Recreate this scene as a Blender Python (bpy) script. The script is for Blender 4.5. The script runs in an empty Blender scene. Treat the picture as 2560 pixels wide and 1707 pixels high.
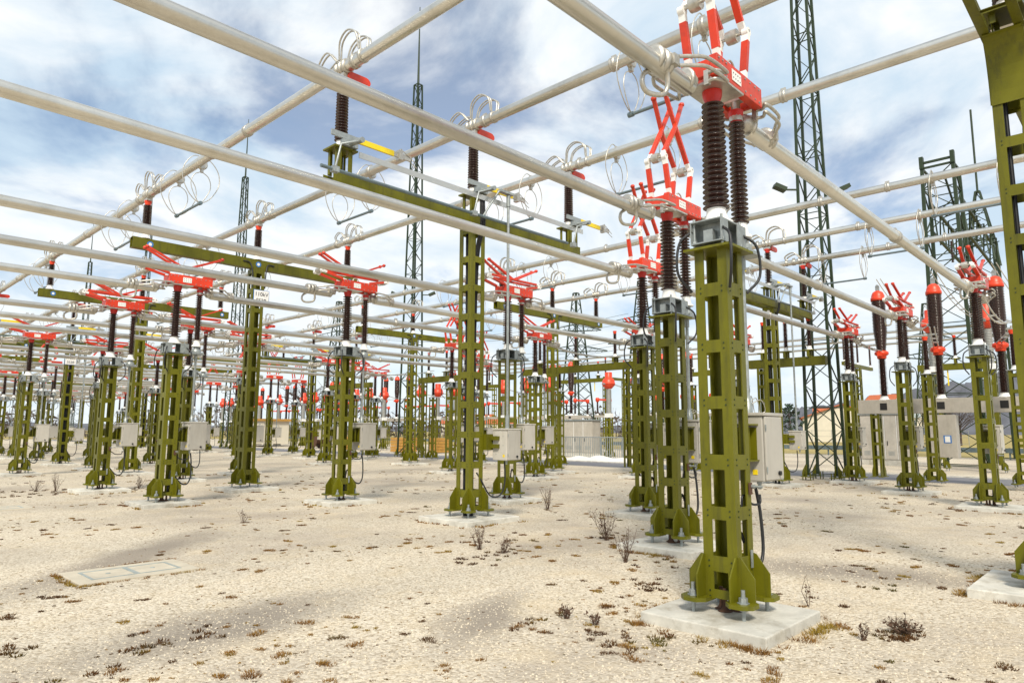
import bpy, math, random
from mathutils import Vector, Matrix
random.seed(7)
R = math.radians
SC = bpy.context.scene
COL = SC.collection
V = Vector

# ------------------------------------------------------------------ camera
F, YAW, PIT, ROL, CAMZ = 1711.82, 0.7611, 0.1302, 0.0042, 1.7
GZ = -.10        # level of the gravel; pads stand 0.1 m proud of it
_f = V((math.cos(YAW)*math.cos(PIT), math.sin(YAW)*math.cos(PIT), math.sin(PIT)))
_r = V((math.sin(YAW), -math.cos(YAW), 0)); _u = _r.cross(_f)
_rr = _r*math.cos(ROL)+_u*math.sin(ROL); _uu = _u*math.cos(ROL)-_r*math.sin(ROL)
cam = bpy.data.cameras.new('camera'); camo = bpy.data.objects.new('camera', cam); COL.objects.link(camo)
camo.matrix_world = Matrix(((_rr.x, _uu.x, -_f.x, 0), (_rr.y, _uu.y, -_f.y, 0), (_rr.z, _uu.z, -_f.z, CAMZ), (0, 0, 0, 1)))
cam.sensor_width = 36; cam.lens = F/2560*36; cam.clip_start = .05; cam.clip_end = 9000
SC.camera = camo

# ------------------------------------------------------------------ materials
def mat(name, col, rough=.5, metal=0, var=.12, scale=6, bump=0, bscale=60, spec=.5, coat=0):
    m = bpy.data.materials.new(name); m.use_nodes = True
    n = m.node_tree; N = n.nodes; L = n.links; b = N['Principled BSDF']
    b.inputs['Roughness'].default_value = rough; b.inputs['Metallic'].default_value = metal
    b.inputs['Specular IOR Level'].default_value = spec; b.inputs['Coat Weight'].default_value = coat
    tc = N.new('ShaderNodeTexCoord'); nz = N.new('ShaderNodeTexNoise')
    nz.inputs['Scale'].default_value = scale; nz.inputs['Detail'].default_value = 6; nz.inputs['Roughness'].default_value = .65
    L.new(tc.outputs['Object'], nz.inputs['Vector'])
    mr = N.new('ShaderNodeMapRange'); mr.inputs[1].default_value = .3; mr.inputs[2].default_value = .7
    mr.inputs[3].default_value = 1-var; mr.inputs[4].default_value = 1+var
    L.new(nz.outputs['Fac'], mr.inputs[0])
    mx = N.new('ShaderNodeVectorMath'); mx.operation = 'SCALE'; mx.inputs[0].default_value = col
    L.new(mr.outputs[0], mx.inputs['Scale']); L.new(mx.outputs[0], b.inputs['Base Color'])
    mr2 = N.new('ShaderNodeMapRange'); mr2.inputs[3].default_value = max(.04, rough-.1); mr2.inputs[4].default_value = min(1, rough+.12)
    L.new(nz.outputs['Fac'], mr2.inputs[0]); L.new(mr2.outputs[0], b.inputs['Roughness'])
    if bump:
        n2 = N.new('ShaderNodeTexNoise'); n2.inputs['Scale'].default_value = bscale; n2.inputs['Detail'].default_value = 5
        L.new(tc.outputs['Object'], n2.inputs['Vector'])
        bp = N.new('ShaderNodeBump'); bp.inputs['Strength'].default_value = bump; bp.inputs['Distance'].default_value = .01
        L.new(n2.outputs['Fac'], bp.inputs['Height']); L.new(bp.outputs[0], b.inputs['Normal'])
    return m
M = dict(
    green=mat('olive_green_paint', (.118, .116, .004), .42, var=.14, scale=3, bump=.08, bscale=90, spec=.3),
    dgreen=mat('dark_green_paint', (.014, .030, .008), .5, var=.2, scale=4),
    galv=mat('galvanised_steel', (.31, .34, .34), .42, .45, var=.22, scale=14),
    alu=mat('aluminium_tube', (.63, .615, .565), .33, 1, var=.05, scale=1.5),
    fit=mat('cast_aluminium', (.50, .48, .43), .4, .75, var=.2, scale=16),
    brown=mat('brown_porcelain', (.032, .0105, .006), .24, var=.2, scale=8, spec=.5, coat=.2),
    grey_ins=mat('grey_silicone', (.38, .39, .37), .5, var=.06),
    red=mat('signal_red_paint', (.62, .040, .010), .38, var=.08, scale=5),
    dred=mat('insulator_cap_red', (.55, .018, .012), .4, var=.1),
    orange=mat('orange_red_paint', (.68, .050, .012), .4, var=.08),
    yellow=mat('yellow_paint', (.80, .60, .01), .4, var=.06),
    rubber=mat('black_cable', (.012, .013, .015), .45, var=.3),
    steel=mat('blue_grey_pipe', (.16, .21, .23), .4, .5, var=.2),
    box=mat('grey_cabinet_paint', (.45, .43, .385), .38, var=.06, scale=3, spec=.4),
    boxs=mat('stainless_cabinet', (.43, .40, .35), .45, .05, var=.1, scale=5),
    conc=mat('pale_concrete', (.56, .545, .49), .85, var=.2, scale=3.4, bump=.25, bscale=45, spec=.2),
    slab=mat('weathered_concrete', (.52, .47, .375), .9, var=.14, scale=3, bump=.25, bscale=50, spec=.2),
    strip=mat('zinc_strip', (.36, .40, .38), .5, .3, var=.15),
    white=mat('white_enamel', (.78, .78, .76), .4, var=.04),
    blue=mat('blue_enamel', (.03, .17, .48), .4, var=.05),
    ink=mat('dark_lettering', (.02, .02, .03), .5, var=0),
    rust=mat('rust', (.085, .040, .022), .8, var=.3, scale=20),
    twig=mat('dry_twig', (.09, .05, .03), .9, var=.3, scale=30),
    asph=mat('asphalt', (.17, .17, .185), .9, var=.1, scale=3, bump=.2, bscale=80),
    roof=mat('orange_roof_tiles', (.42, .115, .045), .8, var=.12, scale=1),
    wall=mat('pale_render', (.62, .58, .48), .85, var=.06, scale=1),
    cream=mat('cream_cladding', (.62, .47, .22), .7, var=.06),
    glass=mat('window_glass', (.05, .07, .09), .12, var=.1),
    field=mat('dry_field', (.30, .235, .075), .95, var=.25, scale=.08, bump=.3, bscale=2),
    hill=mat('hazy_wooded_hill', (.10, .105, .125), .95, var=.35, scale=.03, bump=.5, bscale=.4),  # bluish base colour carries the distance haze over the woods
    leaf=mat('evergreen_leaf', (.025, .05, .03), .8, var=.5, scale=2),
    bark=mat('bark', (.07, .05, .04), .9, var=.3),
    tarp=mat('white_fleece', (.68, .66, .62), .8, var=.06, scale=2),
    wood=mat('yellow_wood', (.45, .24, .05), .7, var=.2),
    wood_far=mat('leafless_wood', (.085, .068, .058), .95, var=.4, scale=.15),
    dark=mat('shadow_gap', (.012, .012, .012), .6, var=0),
)
def weather(m, dirt, amt, lo, hi, sc=(7, 7, .7), rust=None):
    n = m.node_tree; N = n.nodes; L = n.links; b = N['Principled BSDF']; src = b.inputs['Base Color'].links[0].from_socket
    tc = N.new('ShaderNodeTexCoord'); mp = N.new('ShaderNodeMapping'); mp.inputs['Scale'].default_value = sc
    oi = N.new('ShaderNodeObjectInfo'); cm = N.new('ShaderNodeCombineXYZ'); ad = N.new('ShaderNodeVectorMath')
    sc_ = N.new('ShaderNodeMath'); sc_.operation = 'MULTIPLY'; sc_.inputs[1].default_value = 37; L.new(oi.outputs['Random'], sc_.inputs[0])
    for i in range(3): L.new(sc_.outputs[0], cm.inputs[i])
    L.new(tc.outputs['Object'], mp.inputs[0]); L.new(mp.outputs[0], ad.inputs[0]); L.new(cm.outputs[0], ad.inputs[1])
    def layer(src, col, scale, lo, hi, amt):
        z = N.new('ShaderNodeTexNoise'); z.inputs['Scale'].default_value = scale; z.inputs['Detail'].default_value = 7; z.inputs['Roughness'].default_value = .7
        L.new(ad.outputs[0], z.inputs['Vector']); r = N.new('ShaderNodeMapRange'); r.inputs[1].default_value = lo; r.inputs[2].default_value = hi; r.inputs[4].default_value = amt
        L.new(z.outputs['Fac'], r.inputs[0]); x = N.new('ShaderNodeMix'); x.data_type = 'RGBA'; x.inputs[7].default_value = (*col, 1)
        L.new(r.outputs[0], x.inputs[0]); L.new(src, x.inputs[6]); return x.outputs[2]
    c = layer(src, dirt, 1.3, lo, hi, amt)
    if rust: c = layer(c, rust, 6, .66, .72, .8)
    # every copy is a little lighter or darker, as painted at another time
    v = N.new('ShaderNodeMapRange'); v.inputs[3].default_value = .86; v.inputs[4].default_value = 1.14; L.new(oi.outputs['Random'], v.inputs[0])
    k = N.new('ShaderNodeVectorMath'); k.operation = 'SCALE'; L.new(c, k.inputs[0]); L.new(v.outputs[0], k.inputs['Scale']); L.new(k.outputs[0], b.inputs['Base Color'])
weather(M['green'], (.050, .050, .012), .7, .50, .72, rust=(.10, .055, .018))
weather(M['red'], (.36, .035, .018), .7, .46, .70, (4, 4, 4))
weather(M['box'], (.33, .30, .25), .6, .5, .75, (5, 5, .8))
weather(M['boxs'], (.30, .27, .22), .6, .5, .75, (4, 4, .6))
weather(M['conc'], (.30, .265, .20), .7, .50, .68, (2.5, 2.5, 2.5), rust=(.22, .13, .06))
weather(M['alu'], (.45, .415, .34), .6, .5, .7, (1.2, 1.2, 1.2))
def grass_mat(name, c1, c2, c3):
    m = bpy.data.materials.new(name); m.use_nodes = True
    N = m.node_tree.nodes; L = m.node_tree.links; b = N['Principled BSDF']; b.inputs['Roughness'].default_value = .9
    b.inputs['Specular IOR Level'].default_value = .15
    tc = N.new('ShaderNodeTexCoord'); nz = N.new('ShaderNodeTexNoise'); nz.inputs['Scale'].default_value = 1.7; nz.inputs['Detail'].default_value = 3
    cr = N.new('ShaderNodeValToRGB'); e = cr.color_ramp.elements
    e[0].position = .36; e[0].color = (*c1, 1); e[1].position = .64; e[1].color = (*c2, 1)
    x = cr.color_ramp.elements.new(.5); x.color = (*c3, 1)
    L.new(tc.outputs['Object'], nz.inputs['Vector']); L.new(nz.outputs['Fac'], cr.inputs[0]); L.new(cr.outputs[0], b.inputs['Base Color'])
    return m
M['tuft'] = grass_mat('tuft_straw', (.13, .06, .018), (.26, .18, .032), (.22, .115, .03))
M['moss'] = grass_mat('tuft_moss', (.06, .03, .013), (.085, .07, .012), (.10, .05, .02))

def gravel_mat():
    m = bpy.data.materials.new('limestone_gravel'); m.use_nodes = True
    N = m.node_tree.nodes; L = m.node_tree.links; b = N['Principled BSDF']
    b.inputs['Roughness'].default_value = .92; b.inputs['Specular IOR Level'].default_value = .15
    tc = N.new('ShaderNodeTexCoord')
    def vor(s, feat='F1'):
        v = N.new('ShaderNodeTexVoronoi'); v.inputs['Scale'].default_value = s; v.feature = feat
        L.new(tc.outputs['Object'], v.inputs['Vector']); return v
    def noise(s, d=4, r=.6):
        v = N.new('ShaderNodeTexNoise'); v.inputs['Scale'].default_value = s; v.inputs['Detail'].default_value = d
        v.inputs['Roughness'].default_value = r; L.new(tc.outputs['Object'], v.inputs['Vector']); return v
    def ramp(src, stops):
        c = N.new('ShaderNodeValToRGB'); e = c.color_ramp.elements
        for i, (p, k) in enumerate(stops):
            q = e[i] if i < 2 else e.new(p)
            q.position = p; q.color = (*k, 1)
        L.new(src, c.inputs[0]); return c.outputs[0]
    def mix(a, bb, fac, t='MIX'):
        x = N.new('ShaderNodeMix'); x.data_type = 'RGBA'; x.blend_type = t
        for s, k in ((a, 6), (bb, 7)):
            if isinstance(s, tuple): x.inputs[k].default_value = (*s, 1)
            else: L.new(s, x.inputs[k])
        if isinstance(fac, float): x.inputs[0].default_value = fac
        else: L.new(fac, x.inputs[0])
        return x.outputs[2]
    v1 = vor(36); v2 = vor(80)
    sep = N.new('ShaderNodeSeparateColor'); L.new(v1.outputs['Color'], sep.inputs[0])
    stone = ramp(sep.outputs[0], [(0, (.33, .265, .18)), (1, (.77, .705, .59)), (.25, (.545, .475, .37)), (.65, (.665, .60, .49))])
    sep2 = N.new('ShaderNodeSeparateColor'); L.new(v2.outputs['Color'], sep2.inputs[0])
    fine = ramp(sep2.outputs[1], [(0, (.38, .315, .23)), (1, (.735, .67, .55))])
    c = mix(stone, fine, .3)
    gap = ramp(v1.outputs['Distance'], [(0, (1, 1, 1)), (1, (.42, .38, .33)), (.55, (.92, .92, .91))])
    c = mix(c, gap, .75, 'MULTIPLY')
    # broad darker areas, sandy patches and darker elliptical bands of the yard
    big = noise(.22, 5, .6); c = mix(c, (.33, .285, .235), ramp(big.outputs['Fac'], [(.47, (0, 0, 0)), (.66, (.75, .75, .75))]), 'MIX')
    mid = noise(1.3, 6, .7); c = mix(c, (.56, .46, .31), ramp(mid.outputs['Fac'], [(.5, (0, 0, 0)), (.72, (.55, .55, .55))]))
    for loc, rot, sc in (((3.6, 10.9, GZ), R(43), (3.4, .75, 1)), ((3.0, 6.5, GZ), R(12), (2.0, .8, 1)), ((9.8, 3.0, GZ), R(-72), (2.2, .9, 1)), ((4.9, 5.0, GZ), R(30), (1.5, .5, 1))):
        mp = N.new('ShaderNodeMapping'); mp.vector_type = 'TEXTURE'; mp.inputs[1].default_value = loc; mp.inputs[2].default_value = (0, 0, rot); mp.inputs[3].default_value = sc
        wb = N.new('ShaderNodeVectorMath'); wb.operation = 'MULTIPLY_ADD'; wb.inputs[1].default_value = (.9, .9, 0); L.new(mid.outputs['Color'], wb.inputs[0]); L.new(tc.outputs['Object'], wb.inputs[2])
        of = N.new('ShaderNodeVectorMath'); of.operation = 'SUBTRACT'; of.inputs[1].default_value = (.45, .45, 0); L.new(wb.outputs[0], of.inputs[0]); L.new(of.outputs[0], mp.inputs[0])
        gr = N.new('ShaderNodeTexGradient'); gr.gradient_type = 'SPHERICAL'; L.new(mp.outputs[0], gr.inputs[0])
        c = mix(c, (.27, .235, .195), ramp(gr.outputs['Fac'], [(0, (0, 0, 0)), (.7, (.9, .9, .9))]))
    sp = noise(9, 5, .75); c = mix(c, (.13, .075, .03), ramp(sp.outputs['Fac'], [(.655, (0, 0, 0)), (.70, (.8, .8, .8))]))
    sp2 = noise(21, 4, .72); c = mix(c, (.16, .11, .06), ramp(sp2.outputs['Fac'], [(.655, (0, 0, 0)), (.71, (.8, .8, .8))]))
    L.new(c, b.inputs['Base Color'])
    bp = N.new('ShaderNodeBump'); bp.inputs['Strength'].default_value = .75; bp.inputs['Distance'].default_value = .012; bp.invert = True
    L.new(v1.outputs['Distance'], bp.inputs['Height'])
    bp2 = N.new('ShaderNodeBump'); bp2.inputs['Strength'].default_value = .5; bp2.inputs['Distance'].default_value = .05
    L.new(mid.outputs['Fac'], bp2.inputs['Height']); L.new(bp.outputs[0], bp2.inputs['Normal']); L.new(bp2.outputs[0], b.inputs['Normal'])
    return m
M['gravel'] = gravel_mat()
M['stone'] = mat('limestone_chippings', (.56, .495, .39), .9, var=.25, scale=70, spec=.15)

# ------------------------------------------------------------------ mesh builder
class MB:
    def __init__(s): s.v = []; s.f = []; s.sm = []
    def add(s, vs, fs, smooth=False):
        o = len(s.v); s.v += [tuple(p) for p in vs]
        for f in fs: s.f.append(tuple(i+o for i in f)); s.sm.append(smooth)
        return s
    def box(s, c, d, rz=0):
        x, y, z = d[0]/2, d[1]/2, d[2]/2; cs, sn = math.cos(rz), math.sin(rz)
        vs = [(c[0]+a*x*cs-b*y*sn, c[1]+a*x*sn+b*y*cs, c[2]+k*z) for k in (-1, 1) for a, b in ((-1, -1), (1, -1), (1, 1), (-1, 1))]
        return s.add(vs, [(3, 2, 1, 0), (4, 5, 6, 7), (0, 1, 5, 4), (1, 2, 6, 5), (2, 3, 7, 6), (3, 0, 4, 7)])
    def bx(s, x0, x1, y0, y1, z0, z1): return s.box(((x0+x1)/2, (y0+y1)/2, (z0+z1)/2), (x1-x0, y1-y0, z1-z0))
    def bar(s, p, q, w, h, up=(0, 0, 1)):
        p, q = V(p), V(q); d = (q-p).normalized(); a = d.cross(V(up))
        if a.length < 1e-4: a = d.cross(V((1, 0, 0)))
        a.normalize(); b = a.cross(d)
        vs = [e+a*(i*w/2)+b*(j*h/2) for e in (p, q) for i, j in ((-1, -1), (1, -1), (1, 1), (-1, 1))]
        return s.add(vs, [(0, 1, 2, 3), (7, 6, 5, 4), (0, 4, 5, 1), (1, 5, 6, 2), (2, 6, 7, 3), (3, 7, 4, 0)])
    def tube(s, pts, r, n=10, closed=False, caps=True):
        P = [V(p) for p in pts]; m = len(P); rs = r if isinstance(r, (list, tuple)) else [r]*m
        T = []
        for i in range(m):
            a = P[(i-1) % m] if (closed or i) else P[i]; b = P[(i+1) % m] if (closed or i < m-1) else P[i]
            T.append((b-a).normalized())
        nrm = T[0].cross(V((0, 0, 1)))
        if nrm.length < 1e-3: nrm = T[0].cross(V((1, 0, 0)))
        nrm.normalize(); vs = []
        for i in range(m):
            nrm = nrm-T[i]*nrm.dot(T[i]); nrm.normalize(); bn = T[i].cross(nrm)
            for k in range(n):
                t = 2*math.pi*k/n; vs.append(P[i]+(nrm*math.cos(t)+bn*math.sin(t))*rs[i])
        fs = [(i*n+k, i*n+(k+1) % n, ((i+1) % m)*n+(k+1) % n, ((i+1) % m)*n+k) for i in range(m if closed else m-1) for k in range(n)]
        s.add(vs, fs, True)
        if caps and not closed:
            s.add(vs[:n], [tuple(range(n-1, -1, -1))]); s.add(vs[-n:], [tuple(range(n))])
        return s
    def lathe(s, prof, c=(0, 0, 0), n=20, axis='z', smooth=True):
        vs = []
        for r, z in prof:
            for k in range(n):
                t = 2*math.pi*k/n; a, b = r*math.cos(t), r*math.sin(t)
                vs.append((c[0]+a, c[1]+b, c[2]+z) if axis == 'z' else ((c[0]+z, c[1]+a, c[2]+b) if axis == 'x' else (c[0]+b, c[1]+z, c[2]+a)))
        m = len(prof)
        s.add(vs, [(i*n+k, i*n+(k+1) % n, (i+1)*n+(k+1) % n, (i+1)*n+k) for i in range(m-1) for k in range(n)], smooth)
        s.add(vs[:n], [tuple(range(n-1, -1, -1))]); s.add(vs[-n:], [tuple(range(n))])
        return s
    def ngon(s, pts, off):
        o = V(off); n = len(pts); P = [V(p) for p in pts]
        vs = [p-o/2 for p in P]+[p+o/2 for p in P]
        return s.add(vs, [tuple(range(n-1, -1, -1)), tuple(range(n, 2*n))]+[(i, (i+1) % n, n+(i+1) % n, n+i) for i in range(n)])
    def mesh(s, name, m):
        me = bpy.data.meshes.new(name); me.from_pydata(s.v, [], s.f); me.materials.append(m)
        me.polygons.foreach_set('use_smooth', s.sm); me.update(); return me
    def build(s, name, m, parent=None, loc=(0, 0, 0), bevel=0):
        if isinstance(m, str): m = M[m]
        o = bpy.data.objects.new(name, s.mesh(name, m)); COL.objects.link(o); o.location = loc
        if parent: o.parent = parent
        if bevel:
            b = o.modifiers.new('bevel', 'BEVEL'); b.width = bevel; b.segments = 2; b.limit_method = 'ANGLE'
        return o
def thing(name, loc=(0, 0, 0), rz=0):
    o = bpy.data.objects.new(name, None); COL.objects.link(o); o.location = loc; o.rotation_euler = (0, 0, rz); o.empty_display_size = .2
    return o
def tag(o, label, cat, group=None):
    o['label'] = label; o['category'] = cat
    if group: o['group'] = group
    return o
def struct(o, kind='structure'): o['kind'] = kind; return o
CH = {}
def kids(o): return [c for c in bpy.data.objects if c.parent == o]
def copy_tree(o, parent=None):
    if o.name not in CH: CH[o.name] = kids(o)
    src = CH[o.name]
    c = o.copy(); COL.objects.link(c)
    if parent: c.parent = parent
    CH[c.name] = [copy_tree(k, c) for k in src]
    return c
def place(proto, used, loc, rz=0):
    o = proto if not used else copy_tree(proto)
    if not used: copy_tree_prep(o)
    o.location = loc; o.rotation_euler = (0, 0, rz); return o
def copy_tree_prep(o):
    if o.name not in CH: CH[o.name] = kids(o)
    for k in CH[o.name]: copy_tree_prep(k)
class Kind:
    def __init__(s, proto): s.p = proto; s.n = 0
    def put(s, loc, label, cat, group, rz=0):
        o = place(s.p, s.n > 0, loc, rz); s.n += 1
        for k in ('label', 'category', 'group'):
            if k in o: del o[k]
        return tag(o, label, cat, group)

def arc(c, r, a0, a1, n, ax=(1, 0, 0), ay=(0, 0, 1)):
    c, ax, ay = V(c), V(ax), V(ay)
    return [c+ax*(r*math.cos(a0+(a1-a0)*i/n))+ay*(r*math.sin(a0+(a1-a0)*i/n)) for i in range(n+1)]
def spline(pts, n=8):
    P = [V(p) for p in pts]; P = [P[0]*2-P[1]]+P+[P[-1]*2-P[-2]]; out = []
    for i in range(1, len(P)-2):
        a, b, c, d = P[i-1:i+3]
        for k in range(n):
            t = k/n; out.append(.5*((2*b)+(c-a)*t+(2*a-5*b+4*c-d)*t*t+(3*b-a-3*c+d)*t**3))
    out.append(P[-2]); return out

# ------------------------------------------------------------------ shared shapes
def insulator_prof(h, rc0, rc1, rs0, rs1, n):
    p = []
    for i in range(n):
        t = i/n; z = h*t; dz = h/n; rc = rc0+(rc1-rc0)*t; rs = rs0+(rs1-rs0)*t
        p += [(rc, z), (rc, z+dz*.34), (rs*.98, z+dz*.42), (rs, z+dz*.50), (rs*.97, z+dz*.57), (rc+(rs-rc)*.25, z+dz*.74), (rc, z+dz*.9)]
    p.append((rc1, h)); return p
def add_insulator(parent, z, h, rc0=.062, rc1=.055, rs0=.112, rs1=.098, n=24, x=0, y=0, cap='dred', capname='cap', base=True, m='brown', seg=18, caph=.12, name='insulator'):
    o = MB().lathe(insulator_prof(h, rc0, rc1, rs0, rs1, n), (x, y, z), seg).build(name, m, parent)
    if base: MB().lathe([(rc0*2.1, -.15), (rc0*2.1, -.125), (rc0*1.5, -.1), (rc0*1.28, -.03), (rc0*1.25, .012)], (x, y, z), seg).build('base_casting', 'white', o)
    if cap: MB().lathe([(rc1*1.25, -.015), (rc1*1.3, .02), (rc1*1.55, caph*.55), (rc1*1.6, caph)], (x, y, z+h), seg).build(capname, cap, o)
    return o
def add_post(parent, z0, z1, s, leg, battens, t=.012, name='post', m='green', holes=True):
    mb = MB(); h = s/2
    for sx in (-1, 1):
        for sy in (-1, 1):
            mb.bx(*sorted((sx*h, sx*(h-leg))), *sorted((sy*h, sy*(h-t))), z0, z1)
            mb.bx(*sorted((sx*h, sx*(h-t))), *sorted((sy*(h-t), sy*(h-leg))), z0, z1)
    for a, b in battens:
        for k in (-1, 1):
            mb.bx(-(h-leg), h-leg, *sorted((k*h, k*(h-t))), a, b)
            mb.bx(*sorted((k*h, k*(h-t))), -(h-leg), h-leg, a, b)
    nf = len(mb.f)
    if holes:
        hb = mb
        for a, b in battens:
            z = (a+b)/2
            for k in (-1, 1):
                for q in (-1, 1):
                    for dz in (-.025, .025):
                        hb.lathe([(.008, 0), (.008, .006)], (q*(h-leg*.6), k*h-(.006 if k < 0 else 0), z+dz), 6, 'y', False)
                        hb.lathe([(.008, 0), (.008, .006)], (k*h-(.006 if k < 0 else 0), q*(h-leg*.6), z+dz), 6, 'x', False)
    o = mb.build(name, m, parent)
    if holes:
        o.data.materials.append(M['dgreen']); o.data.polygons.foreach_set('material_index', [0 if i < nf else 1 for i in range(len(mb.f))])
    return o
def add_feet(parent, s, zb, ext=.16, fh=.40, padz=.1):
    h = s/2
    for sx in (-1, 1):
        for sy in (-1, 1):
            f = MB(); t = .014
            for along in (0, 1):
                prof = [(0, .02), (ext, .02), (ext, fh*.58), (.03, fh), (0, fh)]
                if along == 0: pts = [(sx*(h+d), sy*(h-t/2), zb+z) for d, z in prof]; off = (0, t, 0)
                else: pts = [(sx*(h-t/2), sy*(h+d), zb+z) for d, z in prof]; off = (t, 0, 0)
                f.ngon(pts, off)
            e = ext+.03; i = .075
            P = [(-i, -i), (e-.07, -i), (e, -.01), (e, e-.07), (e-.07, e), (-.01, e), (-i, e-.07)]
            f.ngon([(sx*(h+x), sy*(h+y), zb+.005) for x, y in (P if sx*sy > 0 else P[::-1])], (0, 0, .036))
            o = f.build('foot', 'green', parent)
            bx_, by_ = sx*(h+ext*.5), sy*(h+ext*.5)
            b = MB().lathe([(.02, padz-.005), (.02, zb+.19)], (bx_, by_, 0), 8)
            b = MB().lathe([(.02, padz-.005), (.02, zb+.14)], (bx_, by_, 0), 8)
            for za, zc, r in ((zb-.036, zb-.004, .042), (zb+.024, zb+.034, .055), (zb+.035, zb+.075, .04)): b.lathe([(r, za), (r, zc)], (bx_, by_, 0), 6, 'z', False)
            b.build('anchor_bolt', 'galv', o)
def add_box(parent, cx, cy, z0, z1, dx, dy, m='box', name='control_box', lockx=True):
    o = MB().bx(cx-dx/2, cx+dx/2, cy-dy/2, cy+dy/2, z0, z1).build(name, m, parent, bevel=.012)
    MB().bx(cx-dx/2-.018, cx+dx/2+.018, cy-dy/2-.03, cy+dy/2+.018, z1+.002, z1+.035).build('lid', m, o, bevel=.006)
    d = MB().bx(cx-dx/2+.012, cx+dx/2-.012, cy-dy/2-.026, cy-dy/2-.002, z0+.012, z1-.004).build('door', m, o, bevel=.008)
    MB().lathe([(.022, -.022), (.022, 0), (.012, .004)], (cx+dx*.18, cy-dy/2-.026-.004, z0+.075), 10, 'y').build('lock', 'rubber', d)
    hg = MB()
    for k in (.18, .82): hg.tube([(cx-dx/2+.012, cy-dy/2-.03, z0+(z1-z0)*k-.03), (cx-dx/2+.012, cy-dy/2-.03, z0+(z1-z0)*k+.03)], .008, 6)
    hg.build('hinges', 'galv', d)
    rv = MB()
    for k in (.2, .5, .8):
        for q in (-.25, .25): rv.lathe([(.010, -.005), (.010, .0)], (cx-dx/2, cy+dy*q, z0+(z1-z0)*k), 6, 'x', False)
    rv.build('screw_heads', 'galv', o)
    MB().lathe([(.018, -.08), (.018, 0)], (cx-dx*.3, cy-dy*.3, z0), 8).lathe([(.026, -.03), (.026, -.002)], (cx-dx*.3, cy-dy*.3, z0), 6, 'z', False).build('cable_gland', 'galv', o)
    MB().box((cx-dx/2-.003, cy-dy*.3, z0+.09), (.005, .05, .05)).build('earth_sticker', 'yellow', o)
    return o

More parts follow.
